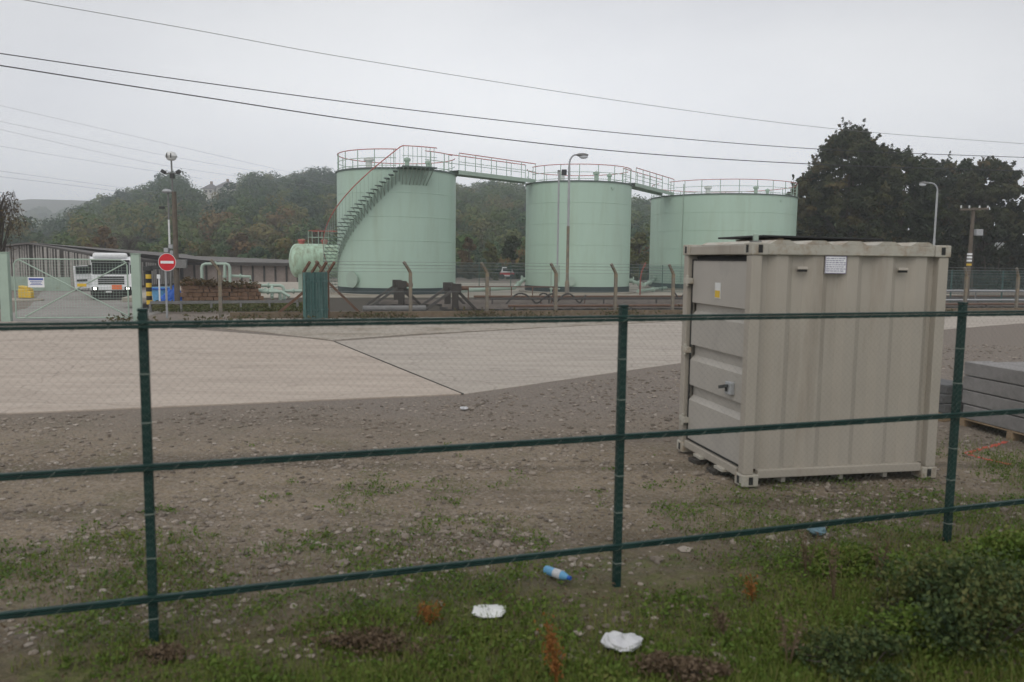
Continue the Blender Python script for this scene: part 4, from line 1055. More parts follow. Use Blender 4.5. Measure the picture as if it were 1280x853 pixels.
# ------------------------------------------------------------------ truck
def truck():
    D = 53.5; c0 = at(140, 376, D); zb = ground_z(c0.x, D); W = 2.45; Hc = 2.95
    root = thing('tanker_lorry', (c0.x, D, zb), 'white lorry with lit headlamps and its driver door open behind the gate', 'lorry')
    root.rotation_euler.z = math.radians(27)
    P = lambda mb, nm, m_, par=None, **k: (lambda o: (setattr(o, 'parent', par or root), o)[1])(mb.build(nm, m_, **k))
    h = W / 2
    # cab: side profile (y, z) extruded
    pr = [(0, .5), (-.06, 1.0), (-.04, 1.62), (.22, 2.62), (.4, 2.82), (2.1, 2.88), (2.1, .5)]
    b = MB(); n = len(pr)
    b.add([(-h, y, z) for y, z in pr] + [(h, y, z) for y, z in pr], [tuple(range(n))[::-1], tuple(range(n, 2 * n))] + [(i, n + i, n + (i + 1) % n, (i + 1) % n) for i in range(n)])
    cab = P(b, 'cab', M['white'], bevel=.05)
    def on_front(x0, x1, z0, z1, off):      # panel lying on the raked front
        def y(z): return np.interp(z, [.5, 1.0, 1.62, 2.62], [0, -.06, -.04, .22]) - off
        return [(x0, y(z0), z0), (x1, y(z0), z0), (x1, y(z1), z1), (x0, y(z1), z1)]
    def slab_(x0, x1, z0, z1, off, th=.03):
        f_ = on_front(x0, x1, z0, z1, off); k_ = [(x, y + th, z) for x, y, z in f_]
        return MB().add(f_ + k_, [(0, 1, 2, 3), (7, 6, 5, 4), (0, 4, 5, 1), (1, 5, 6, 2), (2, 6, 7, 3), (3, 7, 4, 0)])
    P(slab_(-1.1, 1.1, 1.72, 2.48, .02), 'windscreen', M['glass'])
    for x in (-.5, .45):
        P(MB().bar((x, .07 - .06, 1.74), (x + .35, .2 - .1, 2.2), .02), 'wiper', M['gasket'])
    P(MB().box((0, .02, 2.6), (2.3, .3, .16)), 'sun_visor', M['gasket'], bevel=.02)
    P(MB().add(*(lambda q: (q.v, q.f))(MB().box((0, 1.1, 2.95), (2.1, 1.7, .4)))), 'roof_deflector', M['white'], bevel=.15)
    g = MB()
    for k in range(4): 
        f_ = on_front(-.78, .78, 1.06 + k * .14, 1.16 + k * .14, .03); kk = [(x, y + .05, z) for x, y, z in f_]
        g.add(f_ + kk, [(0, 1, 2, 3), (0, 4, 5, 1), (3, 2, 6, 7), (0, 3, 7, 4), (1, 5, 6, 2)])
    P(g, 'grille', M['gasket'])
    bu = P(MB().bx(-h - .02, h + .02, -.14, .4, .36, .66), 'bumper', M['gasket'], bevel=.05)
    P(MB().bx(-h - .02, h + .02, -.13, .4, .662, .95), 'front_panel', M['white'], bevel=.04)
    P(MB().bx(-h + .05, h - .05, -.12, .2, .16, .36), 'lower_valance', M['gasket'])
    for x in (-.98, .98):
        hl = P(MB().bx(x - .2, x + .2, -.2, .0, .66, .9), 'headlight', M['gasket'], bevel=.03)
        P(MB().ball((x, -.2, .78), .1, 12, (1, .4, 1)), 'lens', M['headlight'], hl)
        P(MB().bx(x * 1.28 - .1, x * 1.28 + .1, -.02, .12, 1.75, 2.35), 'mirror', M['gasket'], bevel=.03)
        P(MB().bar((x * 1.28, .1, 2.3), (x * 1.1, .4, 2.3), .05), 'mirror_arm', M['gasket'])
    P(MB().bx(.02, .62, -.185, -.15, .72, 1.02), 'hazard_plate', M['orange'])
    P(MB().bx(-.35, .0, -.17, -.15, .5, .62), 'number_plate', M['offwhite'])
    # open driver door, swung out to the picture's left
    dr = MB(); dr.bar((-h - .02, .55, 1.55), (-h - .95, .28, 1.5), .06, 1.5); d_ = P(dr, 'door', M['white'], bevel=.02)
    P(MB().bar((-h - .12, .48, 2.0), (-h - .85, .27, 1.98), .09, .5), 'door_window', M['glass'], d_)
    P(MB().bar((-h - .2, .44, 1.32), (-h - .8, .27, 1.3), .1, .14), 'door_stripe', M['dark'], d_)
    for x in (-.95, .95):
        for y in (1.0, 5.6, 6.8):
            wh = P(MB().cyl((x - .16, y, .5), (x + .16, y, .5), .5, 24), 'wheel', M['gasket'])
            P(MB().cyl((x - .17 if x < 0 else x + .1, y, .5), (x - .1 if x < 0 else x + .17, y, .5), .27, 16), 'rim', M['steel'], wh)
    P(MB().bx(-.5, .5, 2.1, 8.3, .55, .85), 'chassis', M['dark'])
    tk = MB(); Mr = Vector((0, 1, 0)).to_track_quat('Z', 'Y').to_matrix()
    tk.lathe([(0, 0), (.9, .1), (1.1, .3), (1.1, 5.6), (.9, 5.8), (0, 5.9)], 28, (0, 2.5, 1.95), M=Mr); P(tk, 'tank_body', M['offwhite'], smooth=True)
    P(MB().bx(-h - .02, -h + .12, 2.2, 8.2, 2.5, 2.62), 'side_rail', M['gasket'])
truck()

# ------------------------------------------------------------------ mast, poles, signs, small yard items
def mast():
    b_ = G(222, 385); D = b_.y; x = b_.x
    root = thing('camera_mast', b_, 'tall timber mast with floodlights and a round lamp at the top', 'mast')
    zt = at(222, 240, D).z; z2 = at(220, 196, D).z
    MB().tube([b_, (x, D, zt)], [.13, .1], 10).build('pole', M['pole_wood'], root, smooth=True)
    MB().tube([(x - .05, D, zt - .6), (x - .08, D, z2)], .04, 8).build('upper_pole', M['steel_dark'], root)
    c_ = Vector((x - .08, D, z2 + .02))
    lp = MB(); lp.lathe([(0, -.22), (.18, -.17), (.27, 0), (.18, .17), (0, .22)], 16, c_); o = lp.build('round_lamp', M['offwhite'], root, smooth=True)
    for s in (-1, 1): MB().bar(c_ + Vector((s * .09, -.26, -.1)), c_ + Vector((s * .09, -.26, .1)), .035, .03).build('lamp_bar', M['gasket'], root, o)
    zc = at(220, 217, D).z
    MB().bar((x - .45, D, zc), (x + .3, D, zc), .05).build('cross_arm', M['steel_dark'], root)
    for s in (-1, 1):
        MB().box((x - .08 + s * .34, D - .08, zc + .06), (.2, .16, .14), M=Matrix.Rotation(s * -.6, 3, 'Y')).build('floodlight', M['dark'], root, bevel=.01)
    MB().box((x - .05, D - .02, zc - .12), (.16, .18, .22)).build('junction_box', M['dark'], root)
    MB().box((x + .28, D - .1, at(222, 330, D).z), (.5, .16, .4)).build('control_box', M['steel_dark'], root, bevel=.01)
mast()
def lamp_mast():
    D = 40; q = at(214.5, 384, D); x = q.x; zt = at(214, 240, D).z
    root = thing('camera_pole', (x, D, 0), 'slim grey pole with a hooded lamp close beside the timber mast', 'pole')
    MB().tube([(x, D, 0), (x, D, zt)], [.06, .04], 8).build('pole', M['steel_dark'], root)
    MB().lathe([(.0, .1), (.16, .06), (.24, -.04), (.2, -.1), (0, -.12)], 14, (x - .05, D, zt + .05)).build('lamp_hood', M['steel'], root, smooth=True)
    zc = at(209, 260, D).z
    MB().bar((x, D, zc + .05), (x - .25, D, zc + .05), .03).build('camera_arm', M['dark'], root)
    MB().box((x - .3, D - .05, zc), (.22, .16, .12)).build('camera', M['dark'], root)
    z3 = at(213, 313, D).z
    for dx, dz, s in ((-.12, .0, .22), (.1, .18, .2), (-.02, -.3, .18), (.14, -.1, .16)):
        MB().box((x + dx, D - .1, z3 + dz), (s, s * .8, s)).build('equipment_box', M['steel'] if dz > -.2 else M['dark'], root, bevel=.02)
    MB().tube([(x, D, z3 + .3), (x, D, z3 + 1.5)], .05, 8).build('white_sleeve', M['offwhite'], root)
lamp_mast()

b_ = G(209, 398); root = thing('road_sign', b_, 'round red no entry sign with a white bar on a grey pole', 'road sign')
q = at(209, 328, b_.y - .05)
MB().tube([b_, (b_.x, b_.y, q.z + .3)], .04, 10).build('pole', M['steel'], root)
Mr = Vector((0, -1, 0)).to_track_quat('Z', 'Y').to_matrix()
dsc = MB().lathe([(0, -.01), (.34, -.01), (.34, .01), (0, .011)], 36, q, M=Mr).build('disc', M['red_sign'], root)
MB().box(q + Vector((0, -.016, 0)), (.5, .008, .1)).build('white_bar', M['white'], root, dsc)
MB().lathe([(.34, .011), (.345, .014), (.328, .016), (.325, .012)], 36, q, M=Mr).build('white_edge', M['offwhite'], root, dsc)

def street_lamp(px, ybase, ytop, xh, label, D=None, left=False, dark=None):
    b_ = G(px, ybase) if D is None else Vector((at(px, 320, D).x, D, 0)); D = b_.y; x = b_.x
    zt = at(px, ytop, D).z; dx = at(xh, ytop, D).x - x
    root = thing('street_lamp', b_, label, 'street lamp')
    sh = (zt) * .3
    MB().lathe([(.13, 0), (.13, 1.15), (.09, 1.22), (.085, zt * .52)], 12, (x, D, 0)).build('lower_column', dark or M['steel'], root, smooth=True)
    pts = [(x, D, zt * .52), (x, D, zt - .75)]
    for k in range(7):
        t = k / 6 * PI / 2; pts.append((x + dx * .55 * (1 - math.cos(t)), D, zt - .55 + .55 * math.sin(t)))
    pts.append((x + dx * .8, D, zt))
    MB().tube(pts, [.07] * 2 + [.05] * 8, 10).build('arm', M['steel'], root, smooth=True)
    hd = MB().ball((x + dx * 1.05, D, zt - .01), .36, 14, (1, .42, .3)); hd.build('lamp_head', M['steel_dark'], root, smooth=True)
    MB().ball((x + dx * 1.15, D, zt - .1), .26, 12, (1, .5, .5)).build('lamp_lens', M['lamp_lens'], root, smooth=True)
    return root, b_, zt
rt, b_, zt = street_lamp(708.5, 378, 193.5, 727, 'curved street lamp in front of the middle tank', dark=M['post_conc'])
q = at(705, 216, b_.y); MB().box((q.x, b_.y - .15, q.z), (.28, .24, .3)).build('floodlight', M['dark'], rt, bevel=.02)
street_lamp(1166.5, 0, 229, 1156, 'slender pale street lamp against the dark trees behind the container', D=58)
b_ = G(696, 376); root = thing('pipe_pole', b_, 'thin straight grey pole just left of the curved street lamp', 'pole')
zt = at(696.5, 214, b_.y).z; MB().tube([b_, (b_.x, b_.y, zt)], .055, 8).build('pole', M['steel'], root); MB().box((b_.x, b_.y, zt), (.16, .16, .1)).build('cap', M['steel_dark'], root); MB().box((b_.x, b_.y - .1, 1.6), (.3, .15, 1.0)).build('switch_box', M['sage_dull'], root, bevel=.01)

# utility pole at the right
D = 44; q = at(1216, 262, D); x = q.x; root = thing('utility_pole', (x, D, 0), 'timber utility pole with crossarm and transformer box before the dark trees', 'utility pole')
MB().tube([(x - .03, D, 0), (x + .04, D, q.z + .1)], [.13, .09], 10).build('pole', M['pole_wood'], root, smooth=True)
MB().bar((x - .75, D - .1, q.z - .03), (x + .8, D - .1, q.z + .05), .09, .1).build('crossarm', M['pole_wood'], root)
for dx in (-.7, -.25, .3, .75): MB().lathe([(.03, 0), (.05, .05), (.03, .09), (.05, .13), (0, .16)], 10, (x + dx, D - .1, q.z + .05)).build('insulator', M['offwhite'], root)
MB().box((x + .28, D - .2, at(1222, 291, D).z), (.36, .3, .34)).build('transformer_box', M['steel'], root, bevel=.02)
for k, (z_, m_) in enumerate(((318, 'white'), (322, 'white'), (326, 'white'), (331, 'yellow'))):
    MB().cyl((x, D, at(1216, z_ + 1.3, D).z), (x, D, at(1216, z_ - 1.2, D).z), .128, 12).build('marker_band', M[m_], root)

# yard items right of the gate
def striped_post():
    b_ = G(187, 386); root = thing('hazard_post', b_, 'black and yellow striped post beside the right gate post', 'post'); n = 9; h = 1.75
    for k in range(n):
        MB().cyl(b_ + Vector((0, 0, h * k / n)), b_ + Vector((0, 0, h * (k + 1) / n)), .12, 12).build('stripe', M['yellow'] if k % 2 else M['gasket'], root)
    MB().bar(b_ + Vector((0, -.02, 1.85)), b_ + Vector((.75, .1, 1.9)), .12, .18).build('barrier_arm', M['dark'], root)
    MB().box(b_ + Vector((0, 0, 1.82)), (.34, .3, .2)).build('head', M['dark'], root)
striped_post()
b_ = G(200, 382); root = thing('marker_post', b_, 'thin white post with a square plate left of the no entry sign', 'post')
MB().bar(b_, b_ + Vector((0, 0, 1.4)), .06).build('post', M['white'], root); MB().box(b_ + Vector((0, -.05, 1.4)), (.16, .02, .2)).build('plate', M['white'], root)
# blue tarpaulin heap
b_ = G(213, 380); rng = np.random.default_rng(8); tb = MB(); n = 18; m_ = 10
vs = []
for i in range(m_):
    t = i / (m_ - 1)
    for k in range(n):
        a = 2 * PI * k / n; r = (1 - t ** 1.5) * .62 + .04; r *= 1 + .25 * math.sin(3 * a + 2 * t) * t + rng.normal() * .05
        vs.append((b_.x + r * math.cos(a) + .25 * t, b_.y + r * math.sin(a) * .7, .95 * t + .02))
tb.add(vs, [(i * n + k, i * n + (k + 1) % n, (i + 1) * n + (k + 1) % n, (i + 1) * n + k) for i in range(m_ - 1) for k in range(n)])
tag(tb.build('tarpaulin', M['blue']), 'bright blue tarpaulin heap behind the no entry sign', 'tarpaulin')
b_ = G(203, 378.5); root = thing('blue_tub', b_, 'open blue plastic tub left of the blue tarpaulin', 'tub')
MB().lathe([(0, .05), (.42, .05), (.52, .75), (.56, .76), (.56, .8), (.48, .8), (.4, .1), (0, .1)], 20, b_).build('tub', M['ltblue'], root, smooth=True)
MB().lathe([(.555, .68), (.6, .7), (.6, .74), (.555, .76)], 20, b_).build('rim', M['blue'], root)
# brown rubble wall: courses of rough stones
def rubble_wall():
    a_, b_ = G(229, 381), G(322, 379); a_.z = b_.z = 0; d_ = (b_ - a_); Ln = d_.length; dn = d_ / Ln
    root = thing('stone_wall', a_, 'long low wall of rusty brown rubble stone overgrown on top', 'wall'); rr = random.Random(5); mb = MB(); z = 0
    while z < .98:
        h = rr.uniform(.13, .22); s = rr.uniform(-.2, 0)
        while s < Ln:
            l = rr.uniform(.2, .5); taper = 1 - .2 * max(0, s / Ln)
            if z < .98 * taper: mb.box(a_ + dn * (s + l / 2) + Vector((0, rr.uniform(-.05, .05), z + h / 2)), (l * .94, .5, h * .92), math.atan2(dn.y, dn.x) + rr.uniform(-.05, .05))
            s += l
        z += h
    mb.build('stones', M['stone_wall'], root, bevel=.02)
    rng = np.random.default_rng(4); n = 1500; s = rng.uniform(0, Ln, n)
    P = np.array(a_)[None] + s[:, None] * np.array(dn)[None] + np.stack([rng.normal(size=n) * .1, rng.normal(size=n) * .25, .98 - .2 * s / Ln + np.abs(rng.normal(size=n)) * .13], 1)
    quads_object('overgrowth', leaf_quads(P - np.array(root.location), .09, rng), M['brown_leaf'], root)
rubble_wall()
# low barrier rail and grassy strip before it
a_, b_ = G(188, 391), G(372, 388.5); root = thing('low_barrier', a_, 'low grey barrier rail on short posts between sign and palisade panel', 'barrier')
MB().bar(a_ + Vector((0, 0, .42)), b_ + Vector((0, 0, .42)), .06, .12).build('rail', M['steel_dark'], root)
for k in range(6): q = a_.lerp(b_, k / 5); MB().bar(q, q + Vector((0, 0, .38)), .08).build('post', M['steel_dark'], root)
# yellow grit bin and kerbed island inside the gate
q = at(32, 363, 52); zb = ground_z(q.x, 52) + .11; root = thing('grit_bin', (q.x, 52, zb), 'lumpy yellow bin on the kerbed island seen through the gate', 'bin')
MB().box((q.x, 52, zb + .36), (.75, .55, .62)).build('body', M['yellow'], root, bevel=.08); MB().box((q.x - .05, 52, zb + .74), (.6, .5, .16), M=Matrix.Rotation(.15, 3, 'Y')).build('lid', M['yellow'], root, bevel=.06)
MB().box((q.x + .45, 51.8, zb + .28), (.25, .4, .45)).build('side_pocket', M['yellow'], root, bevel=.06)
pts = []
for k in range(20):
    a = 2 * PI * k / 20; pts.append((q.x - 1.2 + 2.6 * math.cos(a), 51.4 + 1.5 * math.sin(a)))
kind(MB().poly(pts, zb - .3, zb).build('kerb_island', M['grit'], bevel=.02), 'structure')

# small parked vehicle glimpsed between the tanks
D = 98; q = at(634, 341, D); root = thing('parked_car', (q.x, D, 0), 'small red and white car glimpsed between stair tank and middle tank', 'car')
b = MB(); pr = [(-.8, .35), (-.82, .85), (-.72, .95), (-.6, 1.45), (.6, 1.45), (.72, .95), (.82, .85), (.8, .35)]
n = len(pr); b.add([(q.x + x, D - .8, z) for x, z in pr] + [(q.x + x, D + .8, z) for x, z in pr], [tuple(range(n))[::-1], tuple(range(n, 2 * n))] + [(i, (i + 1) % n, n + (i + 1) % n, n + i) for i in range(n)])
b.build('body', M['white'], root, bevel=.05); MB().bx(q.x - .52, q.x + .52, D - .83, D + .83, 1.0, 1.36).build('side_window', M['glass'], root)
MB().bx(q.x - .86, q.x + .86, D - .82, D + .82, .55, .82).build('red_panel', M['red_sign'], root)
for x in (-.62, .62): MB().cyl((q.x + x, D - .86, .32), (q.x + x, D + .86, .32), .32, 18).build('wheels', M['gasket'], root)

# ------------------------------------------------------------------ container
def container():
    cx, cy, yaw, Lx, Wy, Ht, zb = 2.4715, 8.3115, .2012, 2.3467, 1.7311, 2.5922, .0496
    root = thing('shipping_container', (cx, cy, zb - .02), 'small beige steel container with side door, standing on the gravel behind the fence', 'container', rz=yaw)
    def P(mb, nm, m_, par=None, **k):
        o = mb.build(nm, m_, **k); o.parent = par or root; return o
    pw = .12
    cas = []
    for x in (0, Lx):
        for y in (0, Wy):
            sx, sy = (1 if x == 0 else -1), (1 if y == 0 else -1)
            for z in (0, Ht - .13):
                b = MB(); b.box((x + sx * .085, y + sy * .08, z + .065), (.19, .18, .13))
                o = P(b, 'corner_casting', M['cont_dirty'], bevel=.012)
                h_ = MB(); h_.box((x + sx * .09, y - sy * .007, z + .066), (.05, .012, .082)); h_.box((x - sx * .007, y + sy * .085, z + .066), (.012, .05, .082))
                P(h_, 'casting_hole', M['gasket'], o)
            P(MB().box((x + sx * pw / 2 + sx * .004, y + sy * pw / 2 + sy * .004, Ht / 2), (pw, pw, Ht - .262)), 'corner_post', M['cont'], bevel=.01)
    # rails
    for y, nm in ((.045, 0), (Wy - .045, 1)):
        P(MB().bx(.18, Lx - .18, y - .035, y + .035, Ht - .125, Ht - .015), 'top_rail', M['cont_dirty'], bevel=.008)
        P(MB().bx(.18, Lx - .18, y - .035, y + .035, .085, .175), 'bottom_rail', M['cont'], bevel=.008)
    for x in (.045, Lx - .045):
        P(MB().bx(x - .035, x + .035, .18, Wy - .18, Ht - .125, Ht - .02), 'header', M['cont'], bevel=.008)
        P(MB().bx(x - .035, x + .035, .18, Wy - .18, .075, .165), 'sill', M['cont'], bevel=.008)
    # corrugated sheets (trapezoid ribs), long side and back, end
    def corr(x0, x1, period, depth, ridge=.3, slope=.2):
        pts = [(x0, 0)]; x = x0 + period * .25
        while x + period * (slope * 2 + ridge) < x1 - .02:
            pts += [(x, 0), (x + period * slope, depth), (x + period * (slope + ridge), depth), (x + period * (2 * slope + ridge), 0)]; x += period
        return pts + [(x1, 0)]
    pts = corr(.124, Lx - .124, .415, .05)
    for y0, sgn, nm in ((.082, -1, 'side_panel'), (Wy - .082, 1, 'side_panel')):
        b = MB(); n = len(pts); sh = MB()
        vs = [(x, y0 + sgn * (d_ - .008), z) for z in (.17, Ht - .124) for x, d_ in pts] + [(x, y0 + sgn * (d_ - .014), z) for z in (.17, Ht - .124) for x, d_ in pts]
        b.add(vs, [(i, i + 1, n + i + 1, n + i) for i in range(n - 1)] + [(2 * n + i, 3 * n + i, 3 * n + i + 1, 2 * n + i + 1) for i in range(n - 1)])
        P(b, nm, M['cont'])
    pts2 = corr(.124, Wy - .124, .3, .035); n = len(pts2); b = MB()
    b.add([(Lx - .062 + d_, y, z) for z in (.14, Ht - .12) for y, d_ in pts2], [(i, i + 1, n + i + 1, n + i) for i in range(n - 1)]); P(b, 'end_panel', M['cont'])
    # roof: cross corrugations whose crowns show over the rail
    pts3 = corr(.1, Lx - .1, .415, .042, .34, .2); n = len(pts3); b = MB()
    b.add([(x, y, Ht - .012 + d_) for y in (.012, Wy - .012) for x, d_ in pts3] + [(x, y, Ht - .0145) for y in (.012, Wy - .012) for x, d_ in pts3],
          [(i, i + 1, n + i + 1, n + i) for i in range(n - 1)] + [(i, 2 * n + i, 2 * n + i + 1, i + 1) for i in range(n - 1)] + [(n + i, n + i + 1, 3 * n + i + 1, 3 * n + i) for i in range(n - 1)])
    P(b, 'roof', M['cont_dirty'])
    P(MB().bx(.1, Lx - .1, .1, Wy - .1, .09, .15), 'floor', M['wood'])
    # door end: dark recess, one leaf with three swaged bands
    P(MB().bx(.13, .14, .13, Wy - .13, .16, Ht - .14), 'recess', M['gasket'])
    zt, z0 = Ht - .195, .195; prf = [(z0, 0)]
    for dk, wt in ((.87, .74), (1.37, 1.24), (1.89, 1.79)):
        prf += [(wt - .06, 0), (wt, .055), (dk - .012, .055), (dk, 0)]
    prf += [(zt, 0)]
    y0, y1 = .16, Wy - .19
    b = MB(); n = len(prf)
    b.add([(.05 + d_, y, z) for y in (y0, y1) for z, d_ in prf] + [(.128, y, z) for y in (y0, y1) for z, d_ in prf],
          [(i, i + 1, n + i + 1, n + i) for i in range(n - 1)] + [(i, 2 * n + i, 2 * n + i + 1, i + 1) for i in range(n - 1)] + [(n + i, n + i + 1, 3 * n + i + 1, 3 * n + i) for i in range(n - 1)] + [(n - 1, 2 * n - 1, 4 * n - 1, 3 * n - 1), (0, 2 * n, 3 * n, n)])
    door = P(b, 'door', mat('door_paint', (.375, .352, .318), .5, .06, 1.5, col2=(.31, .295, .27), c2amt=.4, c2scale=2))
    g = MB(); g.bx(.042, .06, y0 - .02, y0, z0 - .02, zt + .02); g.bx(.042, .06, y1, y1 + .02, z0 - .02, zt + .02); g.bx(.042, .06, y0, y1, zt, zt + .02); g.bx(.042, .06, y0, y1, z0 - .02, z0)
    P(g, 'gasket', M['gasket'], door)
    for z in (.42, 1.3, 2.15):
        hg = MB(); hg.bx(-.012, .05, y1 - .02, y1 + .15, z - .035, z + .035); hg.cyl((.0, y1 + .05, z - .07), (.0, y1 + .05, z + .07), .022, 10); P(hg, 'hinge', M['cont_dirty'], door, bevel=.005)
    lk = MB(); lk.bx(.0, .052, y0 + .2, y0 + .34, .93, 1.07); o = P(lk, 'lock_box', M['steel'], door, bevel=.01)
    P(MB().bar((-.02, y0 + .24, 1.03), (-.02, y0 + .42, .99), .03, .035), 'handle', M['dark'], o)
    P(MB().bx(-.004, .01, y0 + .26, y0 + .32, .96, 1.0), 'padlock', M['dark'], o)
    sk = P(MB().bx(.044, .049, y0 + .62, y0 + .76, 1.97, 2.15), 'sticker', M['offwhite'], door)
    P(MB().bx(.041, .0435, y0 + .63, y0 + .75, 1.98, 2.06), 'warning_mark', M['yellow'], sk)
    for yy in (.42, .98): P(MB().bx(-.035, .05, yy, yy + .2, .055, .085), 'sill_plate', M['cont_dirty'])
    # data plate on the long side with rows of small print
    px, pz, pw_, ph = .86, Ht - .315, .25, .185; yb = .082 - .04
    pl = P(MB().bx(px, px + pw_, yb - .018, yb - .012, pz, pz + ph), 'data_plate', M['white'])
    t = MB(); rr = random.Random(2)
    for r_ in range(7):
        z = pz + ph - .03 - r_ * .022; x = px + .014
        while x < px + pw_ - .03:
            w_ = rr.uniform(.012, .04); t.bx(x, min(x + w_, px + pw_ - .012), yb - .0195, yb - .0185, z, z + .008); x += w_ + .009
    for x in (px, px + pw_ - .006): t.bx(x, x + .006, yb - .0195, yb - .0185, pz, pz + ph)
    for z in (pz, pz + ph - .006): t.bx(px + .007, px + pw_ - .007, yb - .0195, yb - .0185, z, z + .006)
    P(t, 'lettering', M['purple_ink'], pl)
    for x in (.6, 1.8):
        v = MB(); v.box((x, .03, Ht - .262), (.12, .02, .03), M=Matrix.Rotation(-.3, 3, 'X')); vo_ = P(v, 'vent_cover', M['cont'], bevel=.004); P(MB().box((x, .034, Ht - .288), (.105, .02, .022)), 'vent_slot', M['gasket'], vo_)
    for x in (.5, 1.2, 1.75):
        P(MB().bx(x, x + .05, .09, Wy - .09, .012, .085), 'cross_member', M['cont_dirty'])
    # timber bearers lie under the castings' far end
    return root, yaw, (cx, cy, zb, Lx, Wy, Ht)
croot, cyaw, cdim = container()
def cw(x, y, z):
    cx, cy, zb = cdim[:3]; c_, s_ = math.cos(cyaw), math.sin(cyaw)
    return Vector((cx + x * c_ - y * s_, cy + x * s_ + y * c_, zb + z))
Ht = cdim[5]
ps = thing('roof_sheet', cw(1.12, .9, Ht + .03), 'flat black sheet lying on the roof of the container', 'sheet', rz=cyaw)
sh = MB(); sh.box((0.0, .12, .025), (1.5, 1.1, .022), M=Matrix.Rotation(.012, 3, 'Y')); o = sh.build('sheet', M['black'], bevel=.006); o.parent = ps
for x in (-.5, .5): o = MB().box((x, .12, .005), (.07, 1.0, .018)).build('bearer', M['wood']); o.parent = ps
bxo = thing('lamp_bracket', cw(.12, .16, Ht - .015), 'small grey green bracket standing on the container roof corner', 'bracket', rz=cyaw)
o = MB().bx(-.05, .05, -.04, .04, 0, .015).build('foot', M['steel_dark']); o.parent = bxo
o = MB().bx(-.025, .025, -.02, .02, .015, .085).build('stem', M['sage_dull'], bevel=.006); o.parent = bxo
for i, (x, y, lab) in enumerate(((.09, .62, 'flat timber offcut under the door sill of the container, nearer one'), (.09, 1.12, 'flat timber offcut under the door sill of the container, farther one'))):
    q = cw(x, y, -.05); o = MB().box((0, 0, .03), (.34, .2, .055)).build('timber_offcut', M['sleeper'], bevel=.008); o.location = (q.x, q.y, gz(q.x, q.y)); o.rotation_euler.z = cyaw + .1 * i; tag(o, lab, 'timber')

# ------------------------------------------------------------------ stacks of concrete blocks on pallets
def pallet(loc, rz, w_, d_, label):
    root = thing('pallet', loc, label, 'pallet', rz=rz)
    for k in range(6): o = MB().box((0, -d_ / 2 + .06 + k * (d_ - .12) / 5, .128), (w_, .1, .022)).build('deck_board', M['pallet'], bevel=.004); o.parent = root
    for x in (-w_ / 2 + .06, 0, w_ / 2 - .06):
        o = MB().box((x, 0, .07), (.1, d_, .09)).build('stringer', M['pallet'], bevel=.004); o.parent = root
        o = MB().box((x, 0, .012), (.1, d_, .022)).build('bottom_board', M['pallet']); o.parent = root
    return root
a_, b_ = G(1198, 533), G(1280, 556); dv = (b_ - a_); dn = dv.normalized(); rz = math.atan2(dn.y, dn.x); nn_ = Vector((-dn.y, dn.x, 0))
Lb = 1.9; ctr = a_ + dn * Lb / 2 + nn_ * .45
pallet(ctr, rz, Lb, .9, 'timber pallet under the grey concrete blocks at the right')
names = ['bottom', 'second', 'third', 'top']
for lv in range(4):
    for row, off in (('front', -.22), ('back', .23)):
        lng = Lb - .05 - (.25 if (lv == 3 and row == 'back') else 0)
        jx = random.uniform(-.03, .03)
        q = ctr + nn_ * off + dn * jx
        o = MB().box((0, 0, 0), (lng, .43, .2)).build('concrete_block', M['concrete_block'], bevel=.012)
        o.location = q + Vector((0, 0, .142 + .102 + lv * .214)); o.rotation_euler.z = rz + random.uniform(-.008, .008)
        tag(o, f'long grey concrete block, {names[lv]} course, {row} row of the stack on the pallet', 'concrete block', 'concrete blocks stacked on the pallet')
        if lv < 3:
            sp_ = MB().box((0, 0, 0), (.08, .4, .008)).build('timber_strip', M['pallet']); sp_.parent = o; sp_.location = (.55, 0, .106)
q = G(1186, 527); rz2 = rz + .05
pallet(q + Vector((0, .35, 0)), rz2, .9, .6, 'dark pallet behind the fence post beside the container')
for lv in range(3):
    o = MB().box((0, 0, 0), (.82 - .05 * lv, .5, .14)).build('dark_block', M['block_dark'], bevel=.012); o.location = q + Vector((random.uniform(-.03, .03), .35, .142 + .072 + lv * .145)); o.rotation_euler.z = rz2 + random.uniform(-.05, .05)
    tag(o, f'dark concrete block, {["bottom", "middle", "top"][lv]} of the low stack between container and post', 'concrete block', 'dark blocks stacked beside the container')

# red paint mark sprayed on the ground
sp_ = MB(); mk = [G(1258, 553), G(1208, 568), G(1262, 582)]
for p0, p1 in zip(mk[:-1], mk[1:]):
    n = 14
    for k in range(n):
        u0, u1 = p0.lerp(p1, k / n), p0.lerp(p1, (k + 1) / n); wv = .03 + .012 * math.sin(k * 2.1)
        s_ = (u1 - u0).cross(Vector((0, 0, 1))).normalized() * wv
        vs = [u0 - s_, u1 - s_, u1 + s_, u0 + s_]
        sp_.add([(v.x, v.y, gz(v.x, v.y) + .006) for v in vs], [(0, 1, 2, 3)])
kind(sp_.build('paint_mark', M['spray']), 'structure')

